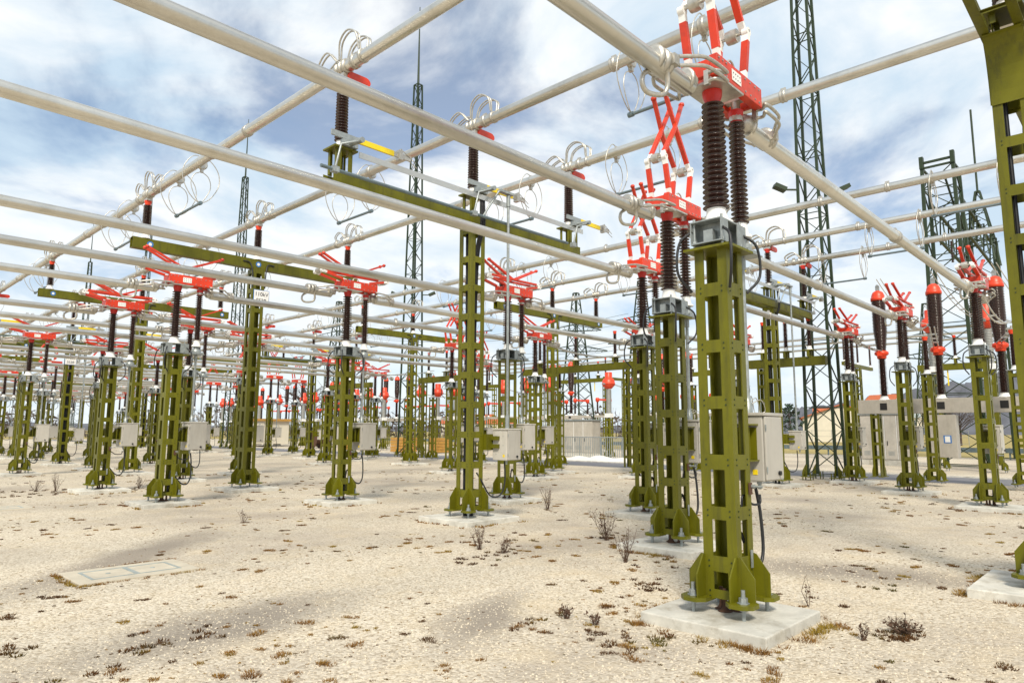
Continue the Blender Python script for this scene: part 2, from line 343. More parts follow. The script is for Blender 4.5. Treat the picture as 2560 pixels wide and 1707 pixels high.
# ------------------------------------------------------------------ pantograph disconnector
D_BAT = [(3.06, 3.19), (2.51, 2.63), (1.97, 2.09), (1.40, 1.54), (.94, 1.06), (.47, .61), (.23, .31)]
ZB, ZA, RB, RA = 8.28, 5.13, .108, .088
XI, HC = .55, .12          # rotary insulator offset, head centre
def make_disconnector(raised):
    t = thing('pantograph_disconnector')
    add_post(t, .22, 3.52, .345, .098, D_BAT)
    add_feet(t, .345, .22)
    tp = MB().bx(-.26, .28, -.25, .25, 3.521, 3.545).build('top_plate', 'green', t)
    # galvanised bearing frame on studs
    f = MB()
    f.bx(-.25, .70, -.17, .17, 3.58, 3.592); f.bx(-.25, .30, -.17, .17, 3.80, 3.812)
    for y in (-.165, .165): f.bx(-.25, -.10, y-.005, y+.005, 3.592, 3.80); f.bx(.10, .30, y-.005, y+.005, 3.592, 3.80)
    f.bx(.295, .305, -.16, .16, 3.592, 3.80); f.bx(.43, .69, -.13, .13, 3.60, 3.64)
    for x in (-.2, .2):
        for y in (-.2, .2): f.lathe([(.014, 3.545), (.014, 3.85)], (x, y*.75, 0), 8).lathe([(.028, 3.593), (.028, 3.62)], (x, y*.75, 0), 6, 'z', False)
    f.bx(-.10, -.088, -.16, .16, 3.592, 3.80); f.bx(-.20, -.10, -.05, .05, 3.592, 3.72)
    f.lathe([(.11, 3.64), (.11, 3.70), (.07, 3.72), (.07, 3.80)], (XI, 0, 0), 14)
    f.build('bearing_frame', 'galv', t)
    i1 = add_insulator(t, 3.96, 1.14, .078, .064, .136, .116, 20)
    i2 = add_insulator(t, 3.93, 1.15, .056, .05, .096, .086, 23, x=XI, name='rotary_insulator')
    # red head: two channels with a gusset plate below
    hd = MB()
    for y in (-.16, .16):
        hd.bx(HC-.40, HC+.66, y-.045, y+.045, 5.25, 5.47)
    hd.bx(HC-.40, HC-.34, -.113, .113, 5.27, 5.44); hd.bx(HC+.58, HC+.64, -.113, .113, 5.27, 5.44)
    h = hd.build('head_housing', 'red', t, bevel=.008)
    MB().bx(-.22, .30, -.21, .21, 5.222, 5.245).lathe([(.075, 5.08), (.075, 5.2), (.05, 5.22), (.05, 5.34)], (XI, 0, 0), 12).bx(XI-.05, XI+.05, -.112, .112, 5.30, 5.36).build('bottom_plate', 'fit', h)
    for y in (-.208, .208):
        lp = MB().bx(HC-.08, HC+.13, *sorted((y, y+(.004 if y > 0 else -.004))), 5.30, 5.42).build('data_plate', 'white', h)
        dots = MB()
        for k in range(4):
            for j in range(2): dots.box((HC-.05+k*.05, y+(.0055 if y > 0 else -.0055), 5.335+j*.05), (.012, .003, .012))
        dots.build('plate_holes', 'ink', lp)
    bolts = MB()
    for y in (-.205, .205):
        for x in (-.36, -.28, -.2, .24, .36, .48, .58):
            for z in (5.29, 5.43): bolts.lathe([(.012, -.008), (.012, .008)], (HC+x, y, z), 6, 'y', False)
    bolts.build('head_bolts', 'galv', h)
    sp = MB(); sp.tube([(HC-.2+i*.008, .0+.022*math.cos(i*1.3), 5.50+.022*math.sin(i*1.3)) for i in range(56)], .006, 5, caps=False)
    sp.tube(arc((HC, -.16, 5.46), .09, 0, math.pi, 8), .012, 6); sp.build('balance_spring', 'fit', h)
    # arms
    for s in (-1, 1):
        for y in (-.16, .16):
            piv = V((HC+s*.30, y, 5.46))
            if raised: knee = V((HC+s*.42, y, 6.05)); tip = V((HC-s*.26, y*.7, 7.16)); mid = knee.lerp(tip, .5)
            else: knee = V((HC+s*.98, y, 5.60)); mid = V((HC-s*.02, y*.8, 5.66)); tip = V((HC-s*.92, y*.55, 6.05))
            d = (knee-piv).normalized()
            a = MB().bar(piv+d*.10, knee-d*.12, .052, .078, (0, 1, 0)).build('lower_arm', 'red', t)
            MB().bar(piv-d*.01, piv+d*.10, .048, .07, (0, 1, 0)).build('arm_foot', 'white', a)
            MB().bar(knee-d*.12, knee, .052, .075, (0, 1, 0)).lathe([(.05, -.035), (.05, .035)], knee, 12, 'y').build('arm_joint', 'white', a)
            d1 = (mid-knee).normalized(); d2 = (tip-mid).normalized(); yy = y*.78
            k2 = knee+V((0, yy-y, .03 if raised else .06)); mid = mid+V((0, .018*s, 0))
            u = MB().bar(k2+d1*.10, mid+d1*.01, .044, .076, (0, 1, 0)).bar(mid-d2*.012, tip, .042, .066, (0, 1, 0))
            u.lathe([(.0, -.05), (.032, -.04), (.045, 0), (.032, .04), (0, .05)], tip, 10, 'y')
            uo = u.build('upper_arm', 'red', t)
            MB().bar(k2, k2+d1*.10, .044, .07, (0, 1, 0)).build('arm_socket', 'white', uo)
        kx = V((HC+s*(.42 if raised else .98), 0, 6.06 if raised else 5.62))
        MB().tube([kx+V((0, -.2, 0)), kx+V((0, .2, 0))], .016, 8).lathe([(.075, -.06), (.08, 0), (.075, .06)], kx, 14, 'y').build('knee_shaft', 'fit', t)
    # terminals: tube clamps with flexible loops
    for s, xc, xe in ((-1, -.98, -.50), (1, 1.30, .74)):
        q = MB()
        for dx in (0, .075): q.lathe([(.09, -.03), (.125, -.022), (.128, 0), (.125, .022), (.09, .03)], (xc+s*dx, 0, ZA), 18, 'x')
        to = q.bx(xc-.045, xc+.045, -.15, .15, ZA-.05, ZA+.05).build('terminal_clamp', 'fit', t)
        MB().lathe([(0, -.07), (.06, -.06), (.097, -.02), (.1, .03), (.1, .12)] if s > 0 else [(.1, -.12), (.1, -.03), (.097, .02), (.06, .06), (0, .07)], (xe, 0, ZA), 18, 'x').lathe([(.1, -.02), (.122, -.015), (.122, .015), (.1, .02)], (xe+s*.09, 0, ZA), 18, 'x').build('end_cap', 'fit', to)
        x1 = HC-.40 if s < 0 else HC+.64
        for y in (-1, 1):
            lp = MB()
            for zz in (-.04, .05):
                lp.tube(spline([(xc-s*.05, y*.14, ZA+zz), (xc-s*.16, y*.21, ZA+.02+zz), (xc+(x1-xc)*.5, y*.285, ZA+.05+zz), (x1-s*.06, y*.28, ZA+.07+zz), (x1+s*.05, y*.20, ZA+.08+zz), (x1+s*.04, y*.11, ZA+.08+zz)], 6), .019, 8)
            lp.box((x1+s*.04, y*.11, ZA+.085), (.05, .05, .15)).build('flexible_loop', 'fit', to)
        if s < 0:
            z0 = ZA-.1
            MB().tube(spline([(xc-.16, .05, z0), (xc-.26, .06, z0-.07), (xc-.28, .06, z0-.17), (xc-.2, .05, z0-.23), (xc-.02, 0, z0-.2), (xc+.02, -.03, z0-.1), (xc-.02, -.05, z0+.02)], 4), .024, 8).build('earthing_bracket', 'fit', to)
            MB().lathe([(.09, -.03), (.122, -.022), (.122, .022), (.09, .03)], (xc-.17, 0, ZA), 18, 'x').build('bracket_clamp', 'fit', to)
    # drive pipe, control box, bracket, cables
    MB().tube([(XI, 0, 1.88), (XI, 0, 3.60)], .027, 12).lathe([(.04, 3.44), (.04, 3.56)], (XI, 0, 0), 12).lathe([(.05, 1.92), (.05, 2.05), (.035, 2.06), (.035, 2.12)], (XI, 0, 0), 12).build('drive_pipe', 'galv', t)
    wl = MB()
    for k in range(4): wl.tube(spline([(XI-.02, -.02, 2.02+.02*k), (XI+.1, -.1+.05*k, 2.08+.02*k), (XI+.2, -.1+.06*k, 1.97), (XI+.12, -.05, 1.93)], 4), .005, 5)
    wl.build('earth_braid', 'fit', t)
    add_box(t, .63, .02, 1.27, 1.91, .44, .46)
    br = MB()
    br.bx(.185, .405, -.17, .17, 1.82, 1.832); br.bx(.185, .405, -.17, .17, 1.47, 1.482)
    br.bx(.30, .312, -.12, .12, 1.482, 1.80); br.ngon([(.19, .0, 1.482), (.395, .0, 1.482), (.395, .0, 1.80), (.33, 0, 1.80), (.19, 0, 1.62)], (0, .012, 0))
    br.bx(.395, .405, -.15, .15, 1.485, 1.797)
    br.build('box_bracket', 'green', t)
    c = MB().tube(spline([(.55, -.05, 1.2), (.57, -.08, .95), (.56, -.1, .62), (.48, -.1, .47), (.34, -.1, .50), (.2, -.09, .66), (.12, -.06, .8), (.08, -.04, .5), (.06, -.02, .12)], 7), .017, 8)
    c.tube(spline([(.49, -.12, 1.14), (.46, -.13, 1.06), (.3, -.12, 1.06), (.15, -.1, 1.15), (.1, -.1, 1.0)], 6), .012, 7)
    c.build('supply_cable', 'rubber', t)
    for y, x in ((-.2, -.22), (.2, -.24), (-.2, .26)):
        e = MB().tube(spline([(x*.95, y*.8, 3.72), (x*1.25, y*1.35, 3.6), (x*1.35, y*1.4, 3.3), (x*.8, y*1.0, 3.12)], 6), .014, 7).build('earth_cable', 'rubber', t)
    g = MB().box((.13, -.188, 1.22), (.06, .012, .11)); g.build('earth_pad', 'rust', t)
    MB().tube([(.15, -.19, 1.24), (.15, -.30, 1.24)], .012, 8).lathe([(.02, -.03), (.02, 0)], (.15, -.194, 1.24), 8, 'y').build('earth_stud', 'galv', t)
    MB().box((.10, -.19, .58), (.035, .01, .16)).build('earth_strip', 'galv', t)
    st = MB()
    for x, y in ((-.05, .03), (.05, -.05), (.02, .1)): st.lathe([(.07, .101), (.04, .115), (.022, .14), (.02, .3)], (x, y, 0), 12)
    st.build('conduit_stub', 'rust', t)
    return t
K_UP, K_DN = Kind(make_disconnector(True)), Kind(make_disconnector(False))

# ------------------------------------------------------------------ T shaped busbar supports
BX1, BX2 = (6.42, 9.68, 12.95), (19.9, 23.2, 26.5)

OFF = (-3.27, 0, 3.27)
def tube_clamp(parent, x, z=ZB, paddle=True):
    c = MB()
    for y in (-.12, 0, .12): c.lathe([(.112, -.035), (.135, -.02), (.135, .02), (.112, .035)], (x, y, z), 18, 'y')
    c.bx(x-.07, x+.07, -.12, .12, z-.20, z-.13)
    co = c.build('tube_clamp', 'fit', parent)
    for y in (-.62, .62): MB().lathe([(.11, -.03), (.124, -.025), (.124, .025), (.11, .03)], (x, y, z), 16, 'y').build('loop_clamp', 'fit', co)
    l = MB()
    for d in (-.10, -.06, .06, .10):
        l.tube(spline([(x+d, -.62, z+.1), (x+d*1.6, -.60, z+.38), (x+d*1.8, -.35, z+.52), (x+d*1.5, -.08, z+.42), (x+d, .0, z+.12)], 5), .017, 7)
        l.tube(spline([(x+d, .62, z+.08), (x+d*1.5, .62, z+.24), (x+d*1.8, .3, z+.34), (x+d, .08, z+.12)], 5), .017, 7)
    l.build('expansion_loop', 'fit', co)
    if paddle:
        p = MB()
        p.ngon([(x+.24+.11*math.cos(a)+(-.12 if math.cos(a) < 0 else .14), -.13, z-.17+.085*math.sin(a)) for a in [2*math.pi*i/20 for i in range(20)]], (0, .05, 0))
        p.bx(x-.09, x+.10, -.09, .09, z-.24, z-.205)
        p.build('red_shield', 'red', co)
    return co
def make_support(kind, zb, wide=False):
    """kind: 'earth' with earthing switch on low beam, 'plain' with high beam"""
    t = thing('busbar_support')
    s = .38; top = zb-.01
    bat = []; z = top-.15
    bat.append((top-.14, top-.002)); z = top-.62
    while z > .9: bat.append((z-.13, z)); z -= .60
    bat += [(.47, .62), (.23, .31)]
    add_post(t, .22, top, s, .105, bat)
    add_feet(t, s, .22, .17, .44)
    bh = .26 if kind == 'earth' else .30; L = 3.62 if kind == 'plain' else 3.5
    b = MB()
    if kind == 'plain':
        b.bx(-L, L, -.11, .11, zb+.0, zb+.012); b.bx(-L, L, -.11, .11, zb+bh-.012, zb+bh)
        b.bx(-L, L, -.112, -.10, zb+.012, zb+bh-.012); b.bx(-L, L, .10, .112, zb+.012, zb+bh-.012)
        for i in range(-6, 7): b.bx(i*.55-.005, i*.55+.005, -.1, .1, zb+.02, zb+bh-.02)
    else:
        for y in (-.17, .17): b.bx(-L, L, y-.05, y+.05, zb, zb+.012); b.bx(-L, L, y-.006, y+.006, zb+.012, zb+bh)
        for i in range(-5, 6): b.bx(i*.64-.03, i*.64+.03, -.163, .163, zb+bh-.06, zb+bh-.05)
    bo = b.build('cross_beam', 'green', t)
    if kind == 'plain':
        for x in (-L+.45, 0, L-.3):
            d = MB().lathe([(.085, -.116), (.085, -.113)], (x, 0, zb+bh*.5), 18, 'y').build('blue_disc', 'blue', bo)
            MB().lathe([(.045, -.119), (.045, -.117)], (x, 0, zb+bh*.5), 14, 'y').build('disc_mark', 'white', d)
        MB().tube(spline([(-.5, -.13, zb+.18), (-.3, -.14, zb+.16), (-.22, -.2, zb-.1), (-.2, -.2, zb-.6)], 5), .02, 7).build('earth_cable', 'rubber', t)
        MB().tube(spline([(.5, -.13, zb+.18), (.3, -.14, zb+.16), (.22, -.2, zb-.1), (.2, -.2, zb-.6)], 5), .02, 7).build('earth_cable', 'rubber', t)
    for k, x in enumerate(OFF):
        zi = zb+bh+.16
        if kind == 'earth':
            zi = zb+bh+(.62 if not wide else .3)
            p = MB()
            for sx in (-.11, .11):
                for sy in (-.11, .11):
                    p.bx(x+sx-.04, x+sx+.04, sy-.006+(.04 if sy > 0 else -.04), sy+.006+(.04 if sy > 0 else -.04), zb+bh+.0, zi-.18)
                    p.bx(x+sx-.006+(.04 if sx > 0 else -.04)*1.2, x+sx+.006+(.04 if sx > 0 else -.04)*1.2, sy-.03, sy+.03, zb+bh, zi-.18)
            p.bx(x-.24, x+.24, -.2, .2, zi-.18, zi-.15)
            p.build('pedestal', 'green', t)
        add_insulator(t, zi, ZB-.2-zi-.11, .066, .058, .122, .108, 20, x=x, cap='dred' if kind == 'earth' else 'orange')
        tube_clamp(t, x, ZB, kind == 'earth')
        if kind == 'earth':
            # earthing arm lying level along the beam, yellow middle
            za = zi-.02; y0 = -.2
            a = MB().bar((x-.32, y0, za+.06), (x+.22, y0, za+.06), .035, .1).build('earthing_arm', 'galv', t)
            MB().bar((x+.221, y0, za+.06), (x+1.02, y0, za+.06), .04, .10).build('yellow_sleeve', 'yellow', a)
            q = MB().bar((x+1.021, y0, za+.06), (x+1.42, y0, za+.06), .035, .09).bx(x+1.12, x+1.2, y0-.06, y0+.06, za-.03, za+.16)
            q.tube([(x+1.15, y0-.05, za+.18), (x+1.55, y0+.0, za+.02)], .008, 5).tube([(x+1.15, y0+.05, za+.16), (x+1.6, y0+.02, za-.06)], .008, 5).build('contact_fingers', 'fit', a)
            g = MB().tube([(x+.05, -.62, za-.10), (x+.05, .2, za-.02)], .05, 10)
            g.tube([(x+.05, -.55, za-.10), (x-.30, -.50, za-.25), (x-.36, -.44, zb+.2)], .02, 8).bx(x-.42, x-.30, -.48, -.37, zb+.11, zb+.21)
            g.bx(x-.1, x+.2, -.26, -.14, za-.12, za+.0)
            g.build('arm_bearing', 'galv', t)
    if kind == 'earth':
        zs = zb+.16
        MB().tube([(-3.9, -.42, zs), (2.7, -.42, zs)], .032, 10).build('linkage_shaft', 'steel', t)
        MB().bar((-3.1, -.34, zb+bh+.34), (3.4, -.34, zb+bh+.34), .012, .11).build('earth_bus', 'alu', t)
        MB().tube([(.58, -.5, 1.8), (.58, -.5, zb+bh+.50)], .03, 12).lathe([(.045, 1.82), (.045, 2.1)], (.58, -.5, 0), 12).lathe([(.045, zb+bh+.25), (.045, zb+bh+.5)], (.58, -.5, 0), 12).build('drive_pipe', 'galv', t)
        MB().bx(.3, .7, -.56, -.44, zb+bh+.51, zb+bh+.56).tube([(.3, -.5, zb+bh+.53), (-.1, -.42, zs)], .02, 6).build('crank', 'galv', t)
        add_box(t, .56, -.5, 1.20, 1.80, .40, .40)
        MB().bx(.2, .42, -.3, -.1, 1.40, 1.72).bx(.3, .36, -.5, -.1, 1.44, 1.52).bx(.3, .36, -.5, -.1, 1.6, 1.68).build('box_bracket', 'green', t)
        c = MB()
        for k in range(3): c.tube(spline([(-.05+.05*k, -.3, zb+bh+.3), (-.06+.05*k, -.32, zb), (.0+.04*k, -.1, zb-.7), (-.02+.035*k, -.06, 3), (-.03+.03*k, -.06, 1.2), (-.06+.05*k, -.05, .1)], 5), .02, 7)
        for k in range(3): c.tube(spline([(-.09+.03*k, .08, zb-.1), (-.08+.03*k, .06, 3), (-.1+.03*k, .06, 1.2), (-.1+.05*k, .05, .1)], 5), .02, 7)
        c.tube(spline([(.5, -.5, 1.18), (.52, -.5, .8), (.45, -.45, .52), (.3, -.3, .5), (.14, -.2, .8), (.1, -.1, .95)], 6), .016, 7)
        c.build('supply_cable', 'rubber', t)
    for sx in ((-1, 1) if wide else ()):
        k = MB()
        for y in (-.196, .196):
            k.ngon([(sx*(.2+.27*(1-math.sin(a))), y, zb-.002-.8*(1-math.cos(a))) for a in [math.pi/2*i/8 for i in range(9)]]+[(sx*.2, y, zb-.002)], (0, .012, 0))
        for i in range(8):
                a0, a1 = math.pi/2*i/8, math.pi/2*(i+1)/8
                k.bar((sx*(.2+.27*(1-math.sin(a0))), 0, zb-.01-.8*(1-math.cos(a0))), (sx*(.2+.27*(1-math.sin(a1))), 0, zb-.01-.8*(1-math.cos(a1))), .38, .012)
        k.build('curved_knee', 'green', t)
    return t
K_EARTH = Kind(make_support('earth', 6.0)); K_PLAIN = Kind(make_support('plain', 6.70)); 

# ------------------------------------------------------------------ trapeze contact hanging on an upper tube (tube along Y)
def make_trapeze():
    t = thing('trapeze_contact')
    for y in (-.72, .72):
        MB().lathe([(.11, -.05), (.13, -.03), (.13, .03), (.11, .05)], (0, y, 0), 16, 'y').bx(-.03, .03, y-.03, y+.03, .12, .19).bx(-.03, .03, y-.04, y+.04, -.2, -.12).build('clamp', 'fit', t)
        w = MB()
        w.tube(spline([(0, y, .18), (-.22, y-.03, .17), (-.42, y-.02, -.1), (-.44, y, -.45), (-.25, y, -.82), (0, y, -.98), (.25, y, -.82), (.44, y, -.45), (.42, y+.02, -.1), (.22, y+.03, .15), (0, y, .18)], 5), .011, 6)
        w.tube(spline([(0, y, -.18), (-.18, y, -.3), (-.24, y, -.55), (-.12, y, -.85), (0, y, -.98), (.12, y, -.85), (.24, y, -.55), (.18, y, -.3), (0, y, -.18)], 5), .010, 6)
        w.build('hanger_ring', 'fit', t)
    MB().tube([(0, -.80, -1.0), (0, .80, -1.0)], .032, 10).lathe([(.05, -.05), (.05, .05)], (0, -.74, -1.0), 8, 'y').lathe([(.05, -.05), (.05, .05)], (0, .74, -1.0), 8, 'y').build('contact_bar', 'steel', t)
    return t
K_TRAP = Kind(make_trapeze())

# ------------------------------------------------------------------ layout of the grid
NB = 6
AY = [(3.2, 5.7, 8.3), (12.5, 15.1, 17.7), (22.6, 25.2, 27.7), (32.7, 35.2, 37.7), (43.0, 45.5, 48.0), (53.1, 55.6, 58.1), (63.2, 65.7, 68.2), (73.3, 75.8, 78.3), (83.4, 85.9, 88.4), (93.5, 96, 98.5)]
ST1 = 'UDDDUDDUDD'; ST2 = 'DDUDUUDUDU'
ROW = ['first row', 'second row', 'third row', 'fourth row', 'fifth row', 'sixth row', 'seventh row', 'eighth row', 'ninth row', 'last row']
def scr(p):
    d = V(p)-V((0, 0, CAMZ)); return 1280+F*d.dot(_rr)/d.dot(_f)
ASC = [True, False]+[True]*8
PLACE = ['leftmost', 'middle', 'rightmost']
heads = {}
special = {(0, 0, 0): 'nearest green disconnector, raised red arms, on the big pad in the foreground',
           (0, 0, 1): 'second green disconnector behind the nearest one, raised red arms, two brown insulators',
           (0, 0, 2): 'third green disconnector in the receding front file, partly hidden, raised red arms',
           (0, 1, 0): 'green disconnector with folded red arms, frontmost of the left group, large grey box',
           (0, 1, 1): 'green disconnector with folded red arms in mid picture left of the tall cable-filled post',
           (0, 1, 2): 'green disconnector with folded red arms directly right of the tall cable-filled post'}
pads = []
for b in range(len(AY)):
    for c, (BX, ST) in enumerate(((BX1, ST1), (BX2, ST2))):
        pts = []
        for i in range(3):
            y = AY[b][i] if ASC[b] else AY[b][2-i]
            pts.append((BX[i], y))
        order = sorted(range(3), key=lambda i: scr((*pts[i], 2)))
        for i in range(3):
            up = ST[b] == 'U'
            side = ('near' if c == 0 else 'far')
            lab = special.get((c, b, i)) or '%s-armed red disconnector, %s in the %s of the %s line' % ('raised' if up else 'folded', PLACE[order.index(i)], ROW[b], 'near busbar' if c == 0 else 'roadside busbar')
            (K_UP if up else K_DN).put((*pts[i], GZ), lab, 'disconnector', 'pantograph disconnectors under the busbars').scale = (1, 1, 1.0283)
            heads[(c, b, pts[i][1])] = pts[i][0]
            pads.append((*pts[i], 1.3, PLACE[order.index(i)]+' pad in the '+ROW[b]+(' of the near busbar line' if c == 0 else ' of the roadside busbar line')))
            tl = 'wire ring trapeze hanging above %s disconnector, %s of the %s line' % (PLACE[order.index(i)], ROW[b], 'near' if c == 0 else 'roadside')
            K_TRAP.put((BX[i]+HC, pts[i][1], ZB), tl, 'trapeze contact', 'ring trapezes hanging from the upper tubes')
TY1 = [1.0, 10.4, 20.3, 30.5, 40.6, 50.7, 60.8, 70.9, 81, 91.1]; TY2 = [-.6, 9.7, 19.6, 29.6, 40.0, 50.1, 60.2, 70.3, 80.4, 90.5]
TK = 'EEPPEPPEPP'
for c, TY, BX in ((0, TY1, BX1), (1, TY2, BX2)):
    for k, y in enumerate(TY):
        if c == 1 and k == 0: continue
        if c == 0 and k == 0: continue
        kind = 'E' if (TK[k] == 'E') else 'P'
        lab = 'tall green post with %s, three insulators, %s of the %s line' % ('yellow earthing arms' if kind == 'E' else 'bare crossbeam', ROW[k].split()[0], 'near busbar' if c == 0 else 'roadside busbar')
        if (c, k) == (0, 1): lab = 'tall green post full of black cables with yellow earthing arms in mid picture'
        if (c, k) == (0, 2): lab = 'tall green post with white lettered sign and crossbeam, left of mid picture'
        o = (K_EARTH if kind == 'E' else K_PLAIN).put((BX[1], y, GZ), lab, 'busbar support', 'tall supports of the upper tubes'); o.scale = (1, 1, 1.0121)
        pads.append((BX[1], y, 1.45, ('pad under the tall post full of black cables' if (c, k) == (0, 1) else 'pad under the tall post, %s of the %s line' % (ROW[k].split()[0], 'near busbar' if c == 0 else 'roadside busbar'))))
big = make_support('earth', 6.55, True); big.location = (9.93, 1.03, GZ)
tag(big, 'big dark green post cut off by the right picture edge, curved knee on top', 'busbar support', 'tall supports of the upper tubes')
pads.append((9.93, 1.03, 1.5, 'pad at the right edge of the picture under the big dark post'))
# white sign on two posts
def sign(x, y, z, label, text, sc=1):
    t = thing('lettered_sign', (x, y, z))
    MB().bx(-.02, .46, -.012, .0, -.22, .22).build('panel', 'white', t, bevel=.004)
    MB().bx(-.035, .475, .001, .008, -.235, .235).build('rim', 'blue', t)
    for i, s in enumerate(text):
        cu = bpy.data.curves.new('lettering', 'FONT'); cu.body = s; cu.size = .17; cu.align_x = 'CENTER'; cu.extrude = .002
        tmp = bpy.data.objects.new('tmp', cu); COL.objects.link(tmp); bpy.context.view_layer.update()
        me = bpy.data.meshes.new_from_object(tmp.evaluated_get(bpy.context.evaluated_depsgraph_get())); bpy.data.objects.remove(tmp)
        me.materials.clear(); me.materials.append(M['ink'])
        o = bpy.data.objects.new('lettering', me); COL.objects.link(o); o.parent = t
        o.rotation_euler = (R(90), 0, 0); o.location = (.22, -.0150, .045-i*.20)
    return tag(t, label, 'sign', 'white signs on the tall posts')
sign(9.68-.12, 20.3-.21, 5.78, 'white sign lettered 110kV SS2B on the tall green post', ('110kV', 'SS2B'))
sign(9.68-.22, 40.6-.212, 5.2, 'white sign on the far left tall post, lettering too small to read', ('110kV', 'SS2B'))
# concrete pads
for x, y, s, txt in pads:
    o = MB().bx(-s/2, s/2, -s/2, s/2, -.2, .1).build('concrete_pad', 'conc', None, (x, y, GZ), bevel=.012)
    if txt.startswith('pad'): lab = 'square concrete '+txt
    else: lab = 'square concrete '+txt.replace(' pad', ' disconnector pad', 1)
    if abs(x-BX1[0]) < .01 and y < 4:
        o.scale = (.95, .95, 1); lab = 'big square concrete pad in the right foreground under the nearest post'
    tag(o, lab, 'concrete pad', 'square concrete pads under the posts')

# ------------------------------------------------------------------ tubes
def tube_obj(p, q, r, label, joints=(), name='busbar_tube', seg=24, group='lower tubes running right'):
    p, q = V(p), V(q); d = (q-p); n = max(2, int(d.length/2))
    o = MB().tube([V((0, 0, 0))+d*(i/n) for i in range(n+1)], r, seg).build(name, 'alu', None, p)
    if joints:
        ax = 'x' if abs(d.x) > abs(d.y) else 'y'
        for j in joints:
            jb = MB()
            c = (j-p.x, 0, 0) if ax == 'x' else (0, j-p.y, 0)
            jb.lathe([(r+.002, -.06), (r+.02, -.045), (r+.02, -.02), (r+.006, 0), (r+.02, .02), (r+.02, .045), (r+.002, .06)], c, 18, ax)
            if ax == 'x': jb.bx(c[0]-.05, c[0]+.05, -.02, .02, r, r+.06)
            else: jb.bx(-.02, .02, c[1]-.05, c[1]+.05, r, r+.06)
            jb.build('joint_sleeve', 'fit', o)
    return tag(o, label, 'busbar tube', group)
NAME3 = ['nearest', 'middle', 'farthest']
for b in range(len(AY)):
    for i, y in enumerate(AY[b]):
        x1 = heads[(0, b, y)]; x2 = heads[(1, b, y)]
        w = '%s in the %s' % (NAME3[i], ROW[b])
        tube_obj((-7, y, ZA), (x1-.50, y, ZA), RA, 'low silver tube from the left edge to a near disconnector, '+w, ())
        tube_obj((x1+.80, y, ZA), (x2-.50, y, ZA), RA, 'low silver tube between near and roadside disconnectors, '+w, ((x1+x2)/2,))
for c, BX in ((0, BX1), (1, BX2)):
    for i, x in enumerate(BX):
        TY = TY1 if c == 0 else TY2
        js = [y+d for y in AY_ for d in (-1.55,)] if False else [a[k]+s for a in AY for k in (0, 2) for s in (-1.6, 1.75)]
        tube_obj((x, -9 if c == 0 else -3, ZB), (x, 102, ZB), RB, 'high silver tube running away left, %s of three on the %s supports' % (['leftmost', 'middle', 'rightmost'][i], 'near' if c == 0 else 'roadside'), js, group='upper tubes running left')

